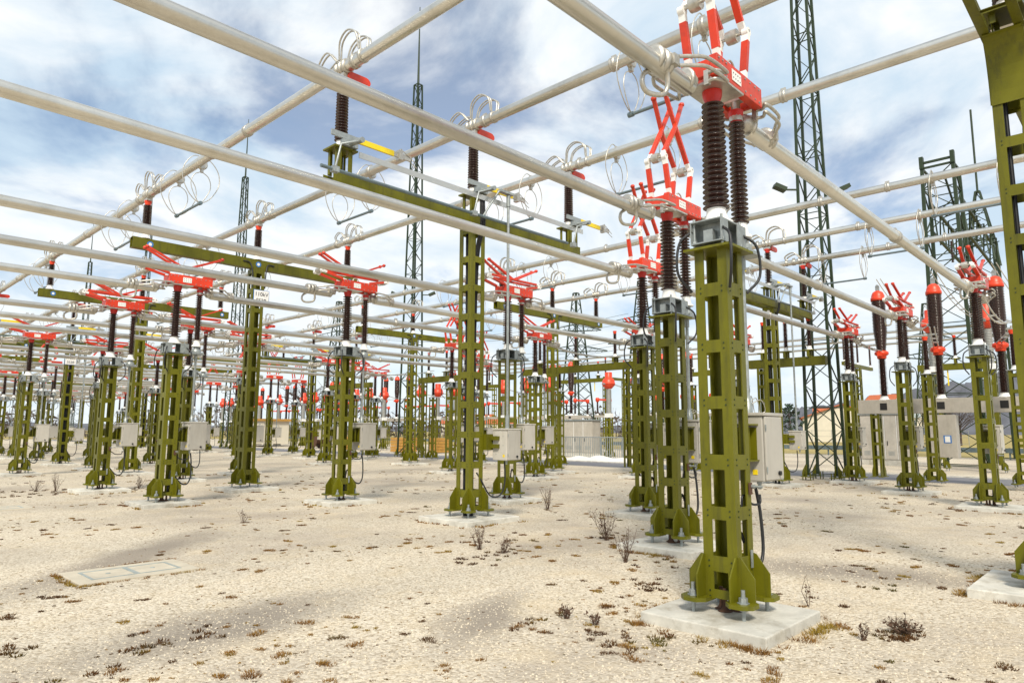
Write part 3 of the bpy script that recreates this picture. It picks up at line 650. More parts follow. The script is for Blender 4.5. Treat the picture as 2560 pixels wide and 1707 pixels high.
# ------------------------------------------------------------------ single post insulators, flexible links, breakers, transformers
def make_post_insulator(zp, h):
    t = thing('post_insulator'); bat = []; z = zp-.1
    while z > .5: bat.append((z-.11, z)); z -= .52
    bat.append((.22, .34)); add_post(t, .2, zp, .34, .09, bat, holes=False)
    add_feet(t, .34, .2, .14, .36)
    MB().bx(-.22, .22, -.22, .22, zp+.001, zp+.025).build('top_plate', 'galv', t)
    add_insulator(t, zp+.16, h, .07, .06, .115, .10, 22, cap='orange')
    MB().bx(-.1, .1, -.025, .025, zp+.29+h, zp+.32+h).tube([(0, 0, zp+.28+h), (0, 0, zp+.42+h)], .03, 8).build('terminal', 'fit', t)
    return t
K_PI = Kind(make_post_insulator(3.82, 1.05))
def make_breaker(zb, bh=.52, cab=True):
    t = thing('circuit_breaker')          # three poles on one box beam along Y
    MB().bx(-.19, .19, -2.75, 2.75, zb-.03-bh, zb-.03).build('box_beam', 'boxs', t, bevel=.01)
    d = MB()
    for y in (-1.86, 0, 1.86): d.bx(-.197, -.1905, y-.12, y+.12, zb-.03-bh*.75, zb-.03-bh*.25)
    d.build('opening_shade', 'dark', t)  # flat near-black plates: shade of the beam openings put into colour
    for y in (-1.86, 0, 1.86):
        add_insulator(t, zb+.10, 1.42, .10, .09, .155, .14, 30, y=y, cap=None)
        g = MB().lathe([(.14, 0), (.16, .02), (.16, .10), (.24, .16), (.24, .25), (.17, .30)], (0, y, zb+1.52), 20).bx(-.34, -.15, y-.07, y+.07, zb+1.60, zb+1.74)
        g.build('mid_flange', 'orange', t)
        pf = []; n = 34; h = 1.92
        for i in range(n):
            tt = i/n; rc = .15+.075*min(1, tt*2.6); z = h*tt; dz = h/n
            pf += [(rc, z), (rc, z+dz*.35), (rc+.028, z+dz*.55), (rc, z+dz*.8)]
        pf.append((.225, h)); MB().lathe(pf, (0, y, zb+1.82), 22).build('chamber_insulator', 'brown', t)
        dm = MB().lathe([(.235, 0), (.26, .01), (.26, .12), (.235, .14), (.225, .22), (.18, .33), (.10, .39), (.02, .41)], (0, y, zb+3.74), 22).build('dome_cap', 'orange', t)
        MB().bx(-.02, .02, y-.07, y+.07, zb+4.15, zb+4.33).lathe([(.05, -.03), (.05, .03)], (0, y, zb+4.33), 10, 'x').build('terminal', 'galv', dm)
    for y in (-2.2, 2.2):
        bat = []; z = zb-.62
        while z > .5: bat.append((z-.1, z)); z -= .5
        mb = MB(); hh = .16
        for sx in (-1, 1):
            for sy in (-1, 1):
                mb.bx(*sorted((sx*hh, sx*(hh-.08))), *sorted((y+sy*hh, y+sy*(hh-.01))), .2, zb-.04-bh); mb.bx(*sorted((sx*hh, sx*(hh-.01))), *sorted((y+sy*(hh-.01), y+sy*(hh-.08))), .2, zb-.04-bh)
        for a, b in bat:
            for k in (-1, 1): mb.bx(-.08, .08, *sorted((y+k*hh, y+k*(hh-.01))), a, b); mb.bx(*sorted((k*hh, k*(hh-.01))), y-.08, y+.08, a, b)
        for sx in (-1, 1):
            for sy in (-1, 1): mb.ngon([(sx*(hh+d), y+sy*(hh-.01), z) for d, z in ((0, .2), (.16, .2), (.16, .4), (0, .58))], (0, .012, 0)).bx(*sorted((sx*hh, sx*(hh+.2))), *sorted((y+sy*(hh-.1), y+sy*(hh+.06))), .17, .195)
        mb.build('leg', 'green', t)
    if not cab: return t
    c = MB().bx(-.24, .24, -.42, .42, .95, zb-.62).build('drive_cabinet', 'boxs', t, bevel=.012)
    MB().bx(-.246, -.2405, -.26, -.02, 1.45, 1.72).build('blue_notice', 'blue', c)
    MB().bx(-.2465, -.2462, -.22, -.06, 1.48, 1.69).build('notice_paper', 'white', c)
    return t
K_BR1, K_BR2 = Kind(make_breaker(3.06)), Kind(make_breaker(3.06, .3, False))
def make_ct(zb):
    t = thing('current_transformer')
    bat = []; z = zb-.1
    while z > .5: bat.append((z-.1, z)); z -= .5
    add_post(t, .15, zb, .40, .09, bat, holes=False); add_feet(t, .40, .15, .13, .32, .02)
    MB().bx(-.24, .24, -.24, .24, zb+.002, zb+.05).bx(-.22, .22, -.22, .22, zb+.05, zb+.28).build('base_tank', 'white', t, bevel=.015)
    pf = []
    for i in range(22): z = i*.075; pf += [(.17, z), (.17, z+.03), (.215, z+.045), (.17, z+.06)]
    MB().lathe(pf, (0, 0, zb+.28), 20).build('grey_insulator', 'grey_ins', t)
    hd = MB().lathe([(.18, 0), (.22, .02), (.43, .25), (.44, .32), (.46, .33), (.46, .36), (.44, .37), (.42, .56), (.36, .68), (.25, .74), (.25, 1.1), (.23, 1.14)], (0, 0, zb+1.95), 20).build('red_head', 'orange', t)
    MB().bx(-.62, -.42, -.05, .05, zb+2.22, zb+2.34).bx(.42, .62, -.05, .05, zb+2.22, zb+2.34).build('terminal', 'galv', hd)
    return t
K_CT1, K_CT2 = Kind(make_ct(4.75)), Kind(make_ct(2.75))
def make_rotary(zb):
    t = thing('line_disconnector')
    MB().bx(-1.1, 1.1, -.14, .14, zb-.22, zb-.02).build('base_frame', 'boxs', t)
    for x in (-.85, .85):
        add_insulator(t, zb+.1, .92, .06, .055, .10, .09, 18, x=x, cap=None, seg=14)
        MB().lathe([(.08, 0), (.13, .06), (.16, .14), (.16, .30), (.10, .36)], (x, 0, zb+1.02), 14).build('red_head', 'orange', t)
        a = MB().bx(*sorted((x-math.copysign(.15, x), x*.0+math.copysign(.01, x))), -.07, .07, zb+1.16, zb+1.30).build('red_blade', 'orange', t)
        bat = [(z, z+.1) for z in (.3, .8, 1.3, 1.8)]
        mb = MB()
        for sx in (-1, 1):
            for sy in (-1, 1): mb.bx(x+sx*.13-.03, x+sx*.13+.03, sy*.13-.03, sy*.13+.03, .05, zb-.225)
        for p, q in bat: mb.bx(x-.10, x+.10, -.15, -.14, p, q).bx(x-.10, x+.10, .14, .15, p, q).bx(x-.15, x-.14, -.1, .1, p, q).bx(x+.14, x+.15, -.1, .1, p, q)
        mb.build('leg', 'green', t)
    return t
K_ROT = Kind(make_rotary(3.15))
def link(p, q, sag, label, r=.022, n=2, group='slack twin conductors'):
    p, q = V(p), V(q); mb = MB()
    for k in range(n):
        o = V((0, (k-.5*(n-1))*.14, 0))
        mb.tube([p.lerp(q, t)+o-V((0, 0, 4*sag*t*(1-t))) for t in [i/12 for i in range(13)]], r, 7)
    for t in (.3, .5, .7): c = p.lerp(q, t)-V((0, 0, 4*sag*t*(1-t))); mb.box(c, (.05, .2, .05))
    return tag(mb.build('flexible_conductor', 'alu', None), label, 'conductor', group)
XPI, XBR, XRO, XCT = 27.3, 28.4, 46, 38.6
EDGE = ['near', 'mid', 'far']
for b in range(len(AY)-1):
    if b == 1:
        for i, y in enumerate(AY[b]):
            x2 = heads[(1, b, y)]
            if x2 < 26:
                K_PI.put((XPI, y, GZ), 'brown insulator with orange cap on a green lattice post, %s phase of the second row' % EDGE[i], 'post insulator', 'single post insulators before the road')
                link((x2+.86, y, ZA), (XPI, y, 5.40), .34 if x2 < 21 else .12, 'slack twin conductor sagging to an orange-capped insulator, %s phase of the second row' % EDGE[i])
        continue
    yc = AY[b][1]+.1
    k = (K_BR1 if b == 0 else K_BR2).put((XBR if b == 0 else 41.8, yc, GZ), 'three-pole breaker with orange domes on a grey beam, %s, %s the road' % (ROW[b], 'before' if b == 0 else 'beyond'), 'circuit breaker', 'breakers beside the road')
    zt = 4.71
    for i, y in enumerate(AY[b]):
        x2 = heads[(1, b, y)]; w = '%s phase of the %s' % (EDGE[i], ROW[b])
        if x2 < 26 and not (b > 3):
            K_PI.put((XPI, y+(.25 if b == 0 else 0), GZ), 'brown insulator with orange cap on a green lattice post, '+w, 'post insulator', 'single post insulators before the road')
            if b < 5: link((x2+.86, y, ZA), (XPI, y+(.25 if b == 0 else 0), 5.40), .34 if x2 < 21 else .12, 'slack twin conductor to an orange capped insulator, '+w)
            if b < 1: link((XPI, y, 5.38), (XBR-.2, yc+(i-1)*1.86, zt+.05), .05, 'short slack conductor from insulator to breaker, '+w)
        elif b < 1:
            link((x2+.86, y, ZA), (XBR-.2, yc+(i-1)*1.86, zt+.05), .05, 'short conductor from disconnector straight to breaker, '+w)
        yy = yc+(i-1)*2.3
        (K_CT1 if b == 0 else K_CT2).put((XCT, yy, GZ), 'red-headed transformer on a grey insulator beyond the road, '+w, 'current transformer', 'red current transformers beyond the road')
        if b > 1: link((XCT+.6, yy, 4.95), (41.6, yc+(i-1)*1.86, 4.8), .12, 'thin conductor from red transformer to far breaker, '+w, r=.016, group='slack conductors across the road')
        if b > 0: K_ROT.put((XRO, yy+.4, GZ), 'low disconnector with two red heads on brown insulators, '+w, 'disconnector', 'low red disconnectors beyond the road')
        if b < 1: link((XBR+.2, yc+(i-1)*1.86, zt+2.9), (XCT-.6, yy, 7.0), .5, 'thin slack conductor across the road to a red transformer, '+w, r=.016, group='slack conductors across the road')
# portals with green beams along Y
def portal(x, y0, y1, z, label, hang=False):
    t = thing('portal_frame', (x, (y0+y1)/2, GZ)); h = (y1-y0)/2
    MB().bx(-.13, .13, -h-.3, h+.3, z-.17, z+.17).build('beam', 'green', t, bevel=.01)
    for y in ((h*.8,) if h < 1.3 else (-h*.97, h*.97)):
        bat = []; zz = z-.3
        while zz > .5: bat.append((zz-.11, zz)); zz -= .55
        p = add_post(t, .2, z-.172, .36, .1, bat, holes=False); p.location = (0, y, 0)
    for y in (-h*.75, 0, h*.75):
        MB().bx(-.2, .2, y-.2, y+.2, z+.40, z+.43).bx(-.06, .06, y-.06, y+.06, z+.172, z+.40).bx(-.2, -.17, y-.05, y+.05, z+.172, z+.4).bx(.17, .2, y-.05, y+.05, z+.172, z+.4).build('pedestal', 'green', t)
        add_insulator(t, z+.58, .98, .06, .055, .10, .09, 20, y=y, cap='orange')
        if hang: MB().bar((0, y+.4, z-.17), (0, y+.4, z-1.0), .06, .04).build('yellow_rod', 'yellow', t)
    tag(t, label, 'portal', 'green insulator portals by the road')
portal(26.7, 17.9, 24.2, 4.86, 'green portal beam with three insulators, mid picture, left of the nearest posts')
portal(26.7, 28.6, 33.0, 4.86, 'green portal beam with three insulators, left of the tall cable-filled post')
portal(26.9, 39, 43.6, 4.86, 'green portal beam with three insulators, third along the road line')
portal(26.7, 9.4, 11.8, 4.5, 'green portal beam with three insulators behind the tall lattice mast')
portal(50, 24, 31, 6.4, 'green portal with yellow hanging rods beyond the grey cabinet', True)
portal(50, 36, 43, 6.4, 'green portal with yellow hanging rods beyond the road, second one', True)
portal(50, 50, 57, 6.4, 'green portal with yellow hanging rods beyond the road, third one', True)
portal(42.5, 6.4, 9.4, 5.3, 'green portal with yellow hanging rods behind the orange breakers', True)
# thin tubes beyond the road
for i, (x, z) in enumerate(((52, 8.6), (55, 8.55), (58, 8.5))):
    tube_obj((x, -4, z), (x, 60, z), .09, 'thin silver tube beyond the road running left, %s of three' % ['nearest', 'middle', 'farthest'][i], (), 'busbar_tube', 12, 'thin tubes beyond the road')
for i, y in enumerate((6, 16.5, 27, 37.5, 48, 58.5)):
    t = thing('busbar_support', (55, y, GZ))
    bat = [(z, z+.12) for z in (.4, 1, 1.6, 2.2, 2.8, 3.4, 4, 4.6, 5.2, 5.8, 6.4)]
    add_post(t, .1, 6.6, .38, .1, bat, holes=False)
    MB().bx(-3.3, 3.3, -.1, .1, 6.602, 6.85).build('cross_beam', 'green', t)
    for x, z in ((-3, 8.7), (0, 8.65), (3, 8.6)): add_insulator(t, 7.0, z-7.1-.12, .06, .055, .1, .09, 18, x=x, cap='orange')
    tag(t, 'slim green support beyond the road carrying thin tubes, number %s from the right' % ['one', 'two', 'three', 'four', 'five', 'six'][i], 'busbar support', 'slim supports beyond the road')
# ------------------------------------------------------------------ lattice masts, gantry and pylons
def lattice(parent, z0, z1, w0, w1, panel, leg=.09, br=.045, name='lattice_shaft', m='dgreen', x=0, y=0, double=False):
    mb = MB(); n = max(2, round((z1-z0)/panel))
    def c(i, k):
        t = i/n; w = (w0+(w1-w0)*t)/2; sx, sy = ((-1, -1), (1, -1), (1, 1), (-1, 1))[k % 4]
        return V((x+sx*w, y+sy*w, z0+(z1-z0)*t))
    for k in range(4): mb.bar(c(0, k), c(n, k), leg, leg, (1, 0, 0))
    for i in range(n):
        for k in range(4):
            a, b = (c(i, k), c(i+1, k+1)) if (i+k) % 2 else (c(i, k+1), c(i+1, k))
            mb.bar(a, b, br, br*.6)
            if double: mb.bar(*((c(i, k+1), c(i+1, k)) if (i+k) % 2 else (c(i, k), c(i+1, k+1))), br, br*.6)
            if i % 3 == 0: mb.bar(c(i, k), c(i, k+1), br, br*.6)
    for k in range(4): mb.bar(c(n, k), c(n, k+1), br*1.5, br*1.5)
    return mb.build(name, m, parent)
def mast(x, y, h, rod, label, w0=1.2, w1=.42):
    t = thing('lightning_mast', (x, y, GZ))
    lattice(t, .2, h, w0, w1, .85, .095, .045)
    for sx in (-1, 1):
        for sy in (-1, 1):
            f = MB(); X, Y = sx*w0/2, sy*w0/2
            f.bx(X-.2, X+.2, Y-.2, Y+.2, .12, .15)
            for dx, dy in ((-.14, -.14), (.14, -.14), (.14, .14), (-.14, .14)): f.lathe([(.02, .0), (.02, .3)], (X+dx, Y+dy, 0), 6)
            f.ngon([(X+sx*.06, Y, .15), (X+sx*.2, Y, .15), (X+sx*.2, Y, .35), (X+sx*.06, Y, .6)], (0, .015, 0)); f.ngon([(X, Y+sy*.06, .15), (X, Y+sy*.2, .15), (X, Y+sy*.2, .35), (X, Y+sy*.06, .6)], (.015, 0, 0))
            f.build('foot', 'green', t)
    MB().tube([(0, 0, h), (0, 0, (h+rod)/2), (0, 0, rod)], [.09, .06, .03], 8).build('lightning_rod', 'dgreen', t)
    zf = 11.5; wz = (w0+(w1-w0)*zf/h)/2
    for s, q in ((-1, 1), (1, -1)):
        p = V((s*wz, q*wz, zf)); d = V((_rr.x, _rr.y, 0)).normalized()*(1 if s > 0 else -1)
        fl = MB().bar(p, p+d*.55, .06, .06); fl.bar(p+d*.5+V((0, 0, -.02)), p+d*.95+V((0, 0, .18)), .34, .16)
        fl.build('floodlight', 'dgreen', t)
    return tag(t, label, 'lattice mast', 'lattice lightning masts')
mast(27.6, 9.62, 27.5, 33.5, 'tall lattice mast rising out of the picture right of the nearest posts', 1.05, .42)
mast(30.2, 38.6, 27.5, 33.8, 'lattice mast with lightning rod behind the mid picture posts')
mast(30, 66.5, 27.5, 33.8, 'distant lattice mast with lightning rod, left of mid picture')
mast(30, 93.5, 27.5, 33.8, 'small distant lattice mast at the left, second from the left edge')
mast(30, 119, 27.5, 33.8, 'smallest and most distant lattice mast near the left edge')
g = thing('lattice_gantry', (43.6, 8.1, GZ))
lattice(g, .1, 16.6, 1.9, 1.5, 1.3, .17, .07); lattice(g, .1, 15.4, 1.9, 1.5, 1.3, .17, .07, x=14.5, y=.5)
lattice(g, 15.4, 19.2, 1.5, .25, .8, .12, .07, 'peak', x=14.5, y=.5)
MB().tube([(14.5, .5, 19.2), (14.5, .5, 25.5)], .07, 8).build('lightning_rod', 'dgreen', g)
tb = MB()
for yy in (-.75, .75):
    for z in (13.2, 14.9): tb.bar((.8, yy, z), (13.8, yy+.5, z), .14, .14)
    for i in range(12):
        a, b = .8+i*13/12, .8+(i+1)*13/12
        tb.bar((a, yy, 13.2 if i % 2 else 14.9), (b, yy+.3, 14.9 if i % 2 else 13.2), .08, .06); tb.bar((a, -.75, 14.9), (b, .75, 14.9), .06, .05)
for z in (16.9,): tb.bar((-.75, -.75, z), (-.75, .75, z), .12, .12)
for yy in (-.75, .75): tb.box((-.75, yy, 16.9), (.3, .2, .7))
for i in range(7): tb.bar((.8, 0, 16.6-i*.0), (3.5, 0, 14.9), .1, .1) if i == 0 else None
tb.build('truss_beam', 'dgreen', g)
hg = MB()
for x in (3, 6.5, 10): hg.lathe(insulator_prof(1.3, .05, .05, .09, .09, 14), (x, .3, 11.8), 10)
hg.build('hanging_insulator', 'brown', g)
tag(g, 'heavy lattice gantry with truss beam and lightning rod at the right edge', 'gantry')
def pylon(x, y, h, label):
    t = thing('power_pylon', (x, y, GZ))
    lattice(t, 0, h*.72, 4.6, 1.9, 2.0, .2, .10, 'tower_body', 'dgreen', double=True); lattice(t, h*.72, h, 1.9, .7, 1.2, .16, .08, 'tower_top', 'dgreen')
    a = MB()
    for z, L in ((h*.60, 5.2), (h*.74, 4.2)):
        for s in (-1, 1):
            d = V((_rr.x, _rr.y, 0)).normalized()*s
            for e in (-.6, .6):
                a.bar(V((0, e, z)), V((0, 0, z+.2))+d*L, .12, .12); a.bar(V((0, e, z+1.2)), V((0, 0, z+.25))+d*L, .1, .1)
            for i in range(5): a.bar(d*(L*i/5)+V((0, 0, z)), d*(L*(i+.5)/5)+V((0, 0, z+1.2*(1-i/5))), .07, .07)
    a.build('cross_arm', 'dgreen', t)
    return tag(t, label, 'power pylon', 'distant power pylons')
pylon(90, 70.8, 25, 'distant power pylon between the two middle posts'); pylon(88, 56.6, 24.6, 'distant power pylon just left of the nearest posts')
pylon(70, 112, 26, 'distant power pylon left of mid picture behind the second lattice mast'); pylon(128, 27.5, 23, 'distant power pylon at the right behind the breakers')
for i in range(6):
    z = 14.8+(i % 2)*3.5+i*.3
    mb = MB(); p, q = V((88, 57+i*.8-2, z)), V((69, 113+i-3, z+1))
    mb.tube([p.lerp(q, t)-V((0, 0, 10*t*(1-t))) for t in [k/16 for k in range(17)]], .03, 5)
    tag(mb.build('power_line', 'steel', None), 'thin overhead power line wire strung between distant pylons', 'power line', 'overhead power line wires')

# ------------------------------------------------------------------ ground, road, field, slabs, cabinets, railing, tarp
def sheet(name, pts, z, m): return struct(MB().add([(x, y, z+GZ) for x, y in pts], [tuple(range(len(pts)))]).build(name, m))
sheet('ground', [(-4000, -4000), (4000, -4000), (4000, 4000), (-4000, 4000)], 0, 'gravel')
sheet('field', [(60, -600), (3500, -600), (3500, 3500), (-600, 3500), (-600, 150), (60, 150)], .012, 'field')
rd = [(29.4, -120), (33.2, -120), (33.2, 140), (29.4, 140)]
sheet('road', rd, .004, 'asph')
MB_k = MB().bx(33.2, 33.35, -120, 140, GZ-.1, GZ+.06); struct(MB_k.build('kerb', 'conc'))
def cover(cx, cy, dx, dy, label):
    t = thing('cable_pit_cover', (cx, cy, GZ))
    MB().bx(-dx/2, dx/2, -dy/2, dy/2, -.1, .022).build('slab', 'slab', t, bevel=.008)
    s = MB(); a, b = dx/2-.17, dy/2-.17
    for x0, x1, y0, y1 in ((-a, a, -b, -b+.035), (-a, a, b-.035, b), (-a, -a+.035, -b+.035, b-.035), (a-.035, a, -b+.035, b-.035), (-.03, .03, -b+.035, b-.035)): s.bx(x0, x1, y0, y1, .018, .026)
    s.build('metal_frame', 'strip', t)
    MB().lathe([(.03, .02), (.03, .027)], (-a/2, 0, 0), 10).lathe([(.03, .02), (.03, .027)], (a/2, 0, 0), 10).build('lifting_eye', 'strip', t)
    return tag(t, label, 'pit cover', 'concrete cable pit covers')
cover(3.2, 9.75, 1.38, .92, 'flat concrete pit cover with two lids in the left foreground')
cover(3.4, 19.4, 1.38, .92, 'flat concrete pit cover cut off by the left edge')
def cabinet(x, y, w, h, label, side=.9):
    t = thing('grey_cabinet', (x, y, GZ))
    MB().bx(-side/2-.1, side/2+.1, -w/2-.1, w/2+.1, -.1, .28).build('plinth', 'conc', t)
    MB().bx(-side/2, side/2, -w/2, w/2, .28, h).build('housing', 'boxs', t, bevel=.01)
    MB().bx(-side/2-.08, side/2+.08, -w/2-.08, w/2+.08, h+.002, h+.1).build('roof', 'galv', t, bevel=.01)
    n = 4
    for i in range(n):
        y0 = -w/2+i*w/n+.03; y1 = y0+w/n-.06
        d = MB().bx(-side/2-.03, -side/2-.002, y0, y1, .34, h-.06).build('door', 'boxs', t, bevel=.006)
        MB().bx(-side/2-.05, -side/2-.031, y1-.12, y1-.08, 1.1, 1.35).build('handle', 'rubber', d)
        v = MB()
        for k in range(5): v.bx(-side/2-.034, -side/2-.031, y0+.12, y1-.12, .55+k*.05, .575+k*.05)
        v.build('vent', 'galv', d)
        if i: MB().bx(-side/2-.036, -side/2-.003, y0-.045, y0-.015, .34, h-.06).build('door_post', 'white', t)
    return tag(t, label, 'cabinet', 'grey cabinets beyond the road')
cabinet(39.6, 31.1, 3.4, 2.55, 'wide grey four-door cabinet behind the steel railing')
cabinet(43.0, 11.6, 2.5, 2.8, 'grey four-door cabinet on concrete plinth right of the lattice mast')
t = thing('steel_railing', (35.6, 27.0, GZ)); L = 2.55
MB().tube([(0, -L, 1.45), (0, L, 1.45)], .028, 8).tube([(0, -L, .18), (0, L, .18)], .022, 8).build('rail', 'galv', t)
pk = MB()
for i in range(34): y = -L+.12+i*(2*L-.24)/33; pk.tube([(0, y, .18), (0, y, 1.45)], .026, 6, caps=False)
pk.build('pickets', 'galv', t)
for y in (-L, -.9, .8, L): MB().bx(-.03, .03, y-.03, y+.03, 0, 1.47).build('railing_post', 'galv', t)
tag(t, 'low galvanised picket railing in front of the wide grey cabinet', 'railing')
mb = MB(); nx, ny = 14, 40; vs = []
for i in range(nx+1):
    for j in range(ny+1):
        u, v = i/nx, j/ny; e = math.sin(math.pi*u)*math.sin(math.pi*min(1, v*1.05+.0))**.5 if v < .95 else 0
        vs.append((33.5+u*1.9+.12*math.sin(v*9), 22.3+v*6.2+.2*math.sin(u*4), GZ+.012+.34*max(0, e)*(.75+.25*math.sin(v*21+u*3)*math.cos(u*7))+.03*math.sin(v*47+u*11)*max(0, e)))
mb.add(vs, [(i*(ny+1)+j, (i+1)*(ny+1)+j, (i+1)*(ny+1)+j+1, i*(ny+1)+j+1) for i in range(nx) for j in range(ny)], True)
tag(mb.build('white_tarp', 'tarp'), 'crumpled white fleece heaped on the ground below the steel railing', 'tarp')
# small left background pieces
t = thing('site_cabin', (37.5, 75, GZ))
MB().bx(-1.5, 1.5, -3.2, 3.2, .3, 2.8).build('wall', 'wall', t); MB().bx(-1.7, 1.7, -3.5, 3.5, 2.802, 3.05).build('roof', 'wood', t)
MB().bx(-1.52, -1.502, -2, -.8, 1.2, 2.1).build('window', 'glass', t); MB().bx(-1.52, -1.502, .5, 1.5, .35, 2.4).build('door', 'galv', t)
tag(t, 'cream site cabin with brown roof far behind the left posts', 'cabin')
for i, (x, y, w) in enumerate(((36.5, 47.5, 1.6), (37.5, 44.0, 1.2), (36.8, 56.5, 1.3))):
    t = thing('wooden_crate', (x, y, GZ)); mb = MB()
    for k in range(5): mb.bx(-w/2, w/2, -w/2, w/2, .05+k*.24, .26+k*.24)
    mb.build('boards', 'wood', t)
    tag(t, ['large yellow wooden crate behind the second lattice mast', 'small yellow wooden crate right of the larger crate', 'yellow wooden crate left of the second lattice mast'][i], 'crate', 'yellow wooden crates beyond the road')
t = thing('cable_drum', (37, 62.5, .9+GZ)); MB().lathe([(.5, -.4), (.5, .4)], (0, 0, 0), 20, 'x').build('core', 'rust', t)
MB().lathe([(.9, -.45), (.9, -.4)], (0, 0, 0), 24, 'x').lathe([(.9, .4), (.9, .45)], (0, 0, 0), 24, 'x').build('flange', 'rust', t)
tag(t, 'rusty cable drum standing on the gravel far left of mid picture', 'cable drum')

# ------------------------------------------------------------------ far setting
def house(x, y, w, d, h, rh, rz, label, wm='wall', rm='roof', z=0, name='house', wins=3):
    t = thing(name, (x, y, z), rz)
    MB().bx(-w/2, w/2, -d/2, d/2, -2, h).add([(-w/2, -d/2, h), (-w/2, d/2, h), (-w/2, 0, h+rh*.97), (w/2, -d/2, h), (w/2, d/2, h), (w/2, 0, h+rh*.97)], [(0, 1, 2), (5, 4, 3)]).build('wall', wm, t)
    r = MB(); o = .5
    for s in (-1, 1): r.ngon([(-w/2-o, s*(d/2+o), h-.2), (w/2+o, s*(d/2+o), h-.2), (w/2+o, 0, h+rh+.12), (-w/2-o, 0, h+rh+.12)], (0, 0, .2))
    r.build('roof', rm, t)
    for i in range(wins):
        xx = -w/2+(i+.5)*w/wins
        for s in (-1, 1): MB().bx(xx-.6, xx+.6, *sorted((s*d/2, s*(d/2+.04))), h*.45, h*.8).build('window', 'glass', t)
    return tag(t, label, 'building')
house(158, 52, 40, 14, 4.6, 2.4, R(90-70), 'long low hall with orange tiled roof behind the lattice mast', 'wall', 'roof', name='long_hall', wins=8)
house(150, 83, 26, 11, 3.6, 2.2, R(120), 'pale hall with grey roof seen through the railing gap', 'cream', 'strip', name='long_hall', wins=5)
house(205, 215, 30, 12, 5, 2.6, R(130), 'orange roofed hall in the distance left of the second mast', 'wall', 'roof', name='long_hall', wins=5)
for i, (az, dist, z, lab) in enumerate(((15.1, 330, 9, 'small white house with gable on the hill foot'), (14.2, 300, 2, 'pale house with flat grey roof below the hill'), (16.6, 360, 4, 'cream house left on the hill foot'), (12.6, 340, 6, 'white house right on the hill foot'), (47, 300, 0, 'distant house with orange roof between the middle posts'), (46, 330, 1, 'second distant orange roofed house between the middle posts'), (19, 380, 5, 'far pale house behind the long orange hall'))):
    a = R(az); house(dist*math.cos(a), dist*math.sin(a), 12, 9, 5.5, 3, a+R(60+i*35), lab, 'wall', 'strip' if i in (1,) else 'roof', z)
def ridge(name, az0, az1, dist, hs, m, n=60, depth=260):
    vs = []; fs = []; rows = 8
    for i in range(n+1):
        t = i/n; a = R(az0+(az1-az0)*t); k = t*(len(hs)-1); j = min(int(k), len(hs)-2); h = hs[j]+(hs[j+1]-hs[j])*(k-j)
        for q in range(rows+1):
            u = q/rows; d = dist+depth*u
            hh = h*math.sin(math.pi/2*min(1, u*1.25))*(1+.10*math.sin(i*1.9+q)+.07*math.sin(i*4.3+q*2))
            vs.append((d*math.cos(a), d*math.sin(a), -1+hh))
    fs = [(i*(rows+1)+q, (i+1)*(rows+1)+q, (i+1)*(rows+1)+q+1, i*(rows+1)+q+1) for i in range(n) for q in range(rows)]
    return struct(MB().add(vs, fs, True).build(name, m))
ridge('hills', -6, 36, 900, [58, 66, 72, 76, 66, 52, 40, 30, 22, 16, 10], 'hill', 110)
ridge('far_hills', 30, 100, 1500, [8, 12, 14, 10, 12, 16, 12, 9], 'hill', 120)
def tree(x, y, h, r, label, leaf='leaf', z=0, bare=False):
    t = thing('bare_tree' if bare else 'tree', (x, y, z)); rnd = random.Random(int(x*7+y*13))
    tr = MB().tube([(0, 0, -1), (.1*r, 0, h*.35), (0, .1*r, h*.8)], [h*.03, h*.022, h*.008], 7)
    lim = []
    for i in range(9 if not bare else 26):
        a = rnd.uniform(0, 6.28); zz = h*rnd.uniform(.3, .75); L = r*rnd.uniform(.5, 1)
        p = V((0, 0, zz)); q = V((math.cos(a)*L, math.sin(a)*L, zz+L*rnd.uniform(.4, .9))); lim.append(q)
        tr.tube([p, p.lerp(q, .5)+V((0, 0, .1*r)), q], [h*.01, h*.007, h*.003], 5)
        if bare:
            for k in range(5):
                s = p.lerp(q, rnd.uniform(.4, 1)); tr.tube([s, s+V((rnd.uniform(-1, 1), rnd.uniform(-1, 1), rnd.uniform(.2, 1)))*r*.35], [h*.004, h*.0015], 4)
    tr.build('trunk', 'bark', t)
    if not bare:
        c = MB()
        for i in range(420):
            a = rnd.uniform(0, 6.28); u = rnd.uniform(-1, 1); k = rnd.random()**.4; zz = h*.62+u*h*.38; w = r*(1-max(0, u)**1.5*.75)*k*(.8+.3*math.sin(a*3+u*5))
            p = V((math.cos(a)*w, math.sin(a)*w, zz)); s = r*.16*rnd.uniform(.6, 1.3)
            e = [V((rnd.gauss(0, 1), rnd.gauss(0, 1), rnd.gauss(0, 1))).normalized()*s for _ in range(3)]
            c.add([p+e[0], p+e[1], p+e[2]], [(0, 1, 2)])
        c.build('crown', leaf, t)
    return tag(t, label, 'tree', 'distant trees')
for i, (az, d, h, r, bare, lab) in enumerate(((21.6, 140, 7, 2.6, False, 'dark tree left of the orange roofed hall'), (47.6, 160, 9, 3, False, 'dark evergreen between the middle posts'), (15.6, 260, 9, 3.4, False, 'dark tree beside the white hill houses'), (33.2, 200, 7, 2.4, False, 'small dark tree above the grey portal frames'),
        (60.2, 105, 9, 4.2, True, 'leafless tree left of the folded mid picture disconnector'), (56.5, 120, 9, 4, True, 'leafless tree behind the second lattice mast'), (57.6, 110, 7, 3.5, True, 'leafless bushy tree between the lattice mast and left posts'), (12.2, 120, 5, 3.2, True, 'leafless shrubby tree below the hill at the right'), (10.6, 118, 5.5, 3.4, True, 'leafless tree behind the right breaker beam'))):
    a = R(az); tree(d*math.cos(a), d*math.sin(a), h, r, lab, bare=bare)
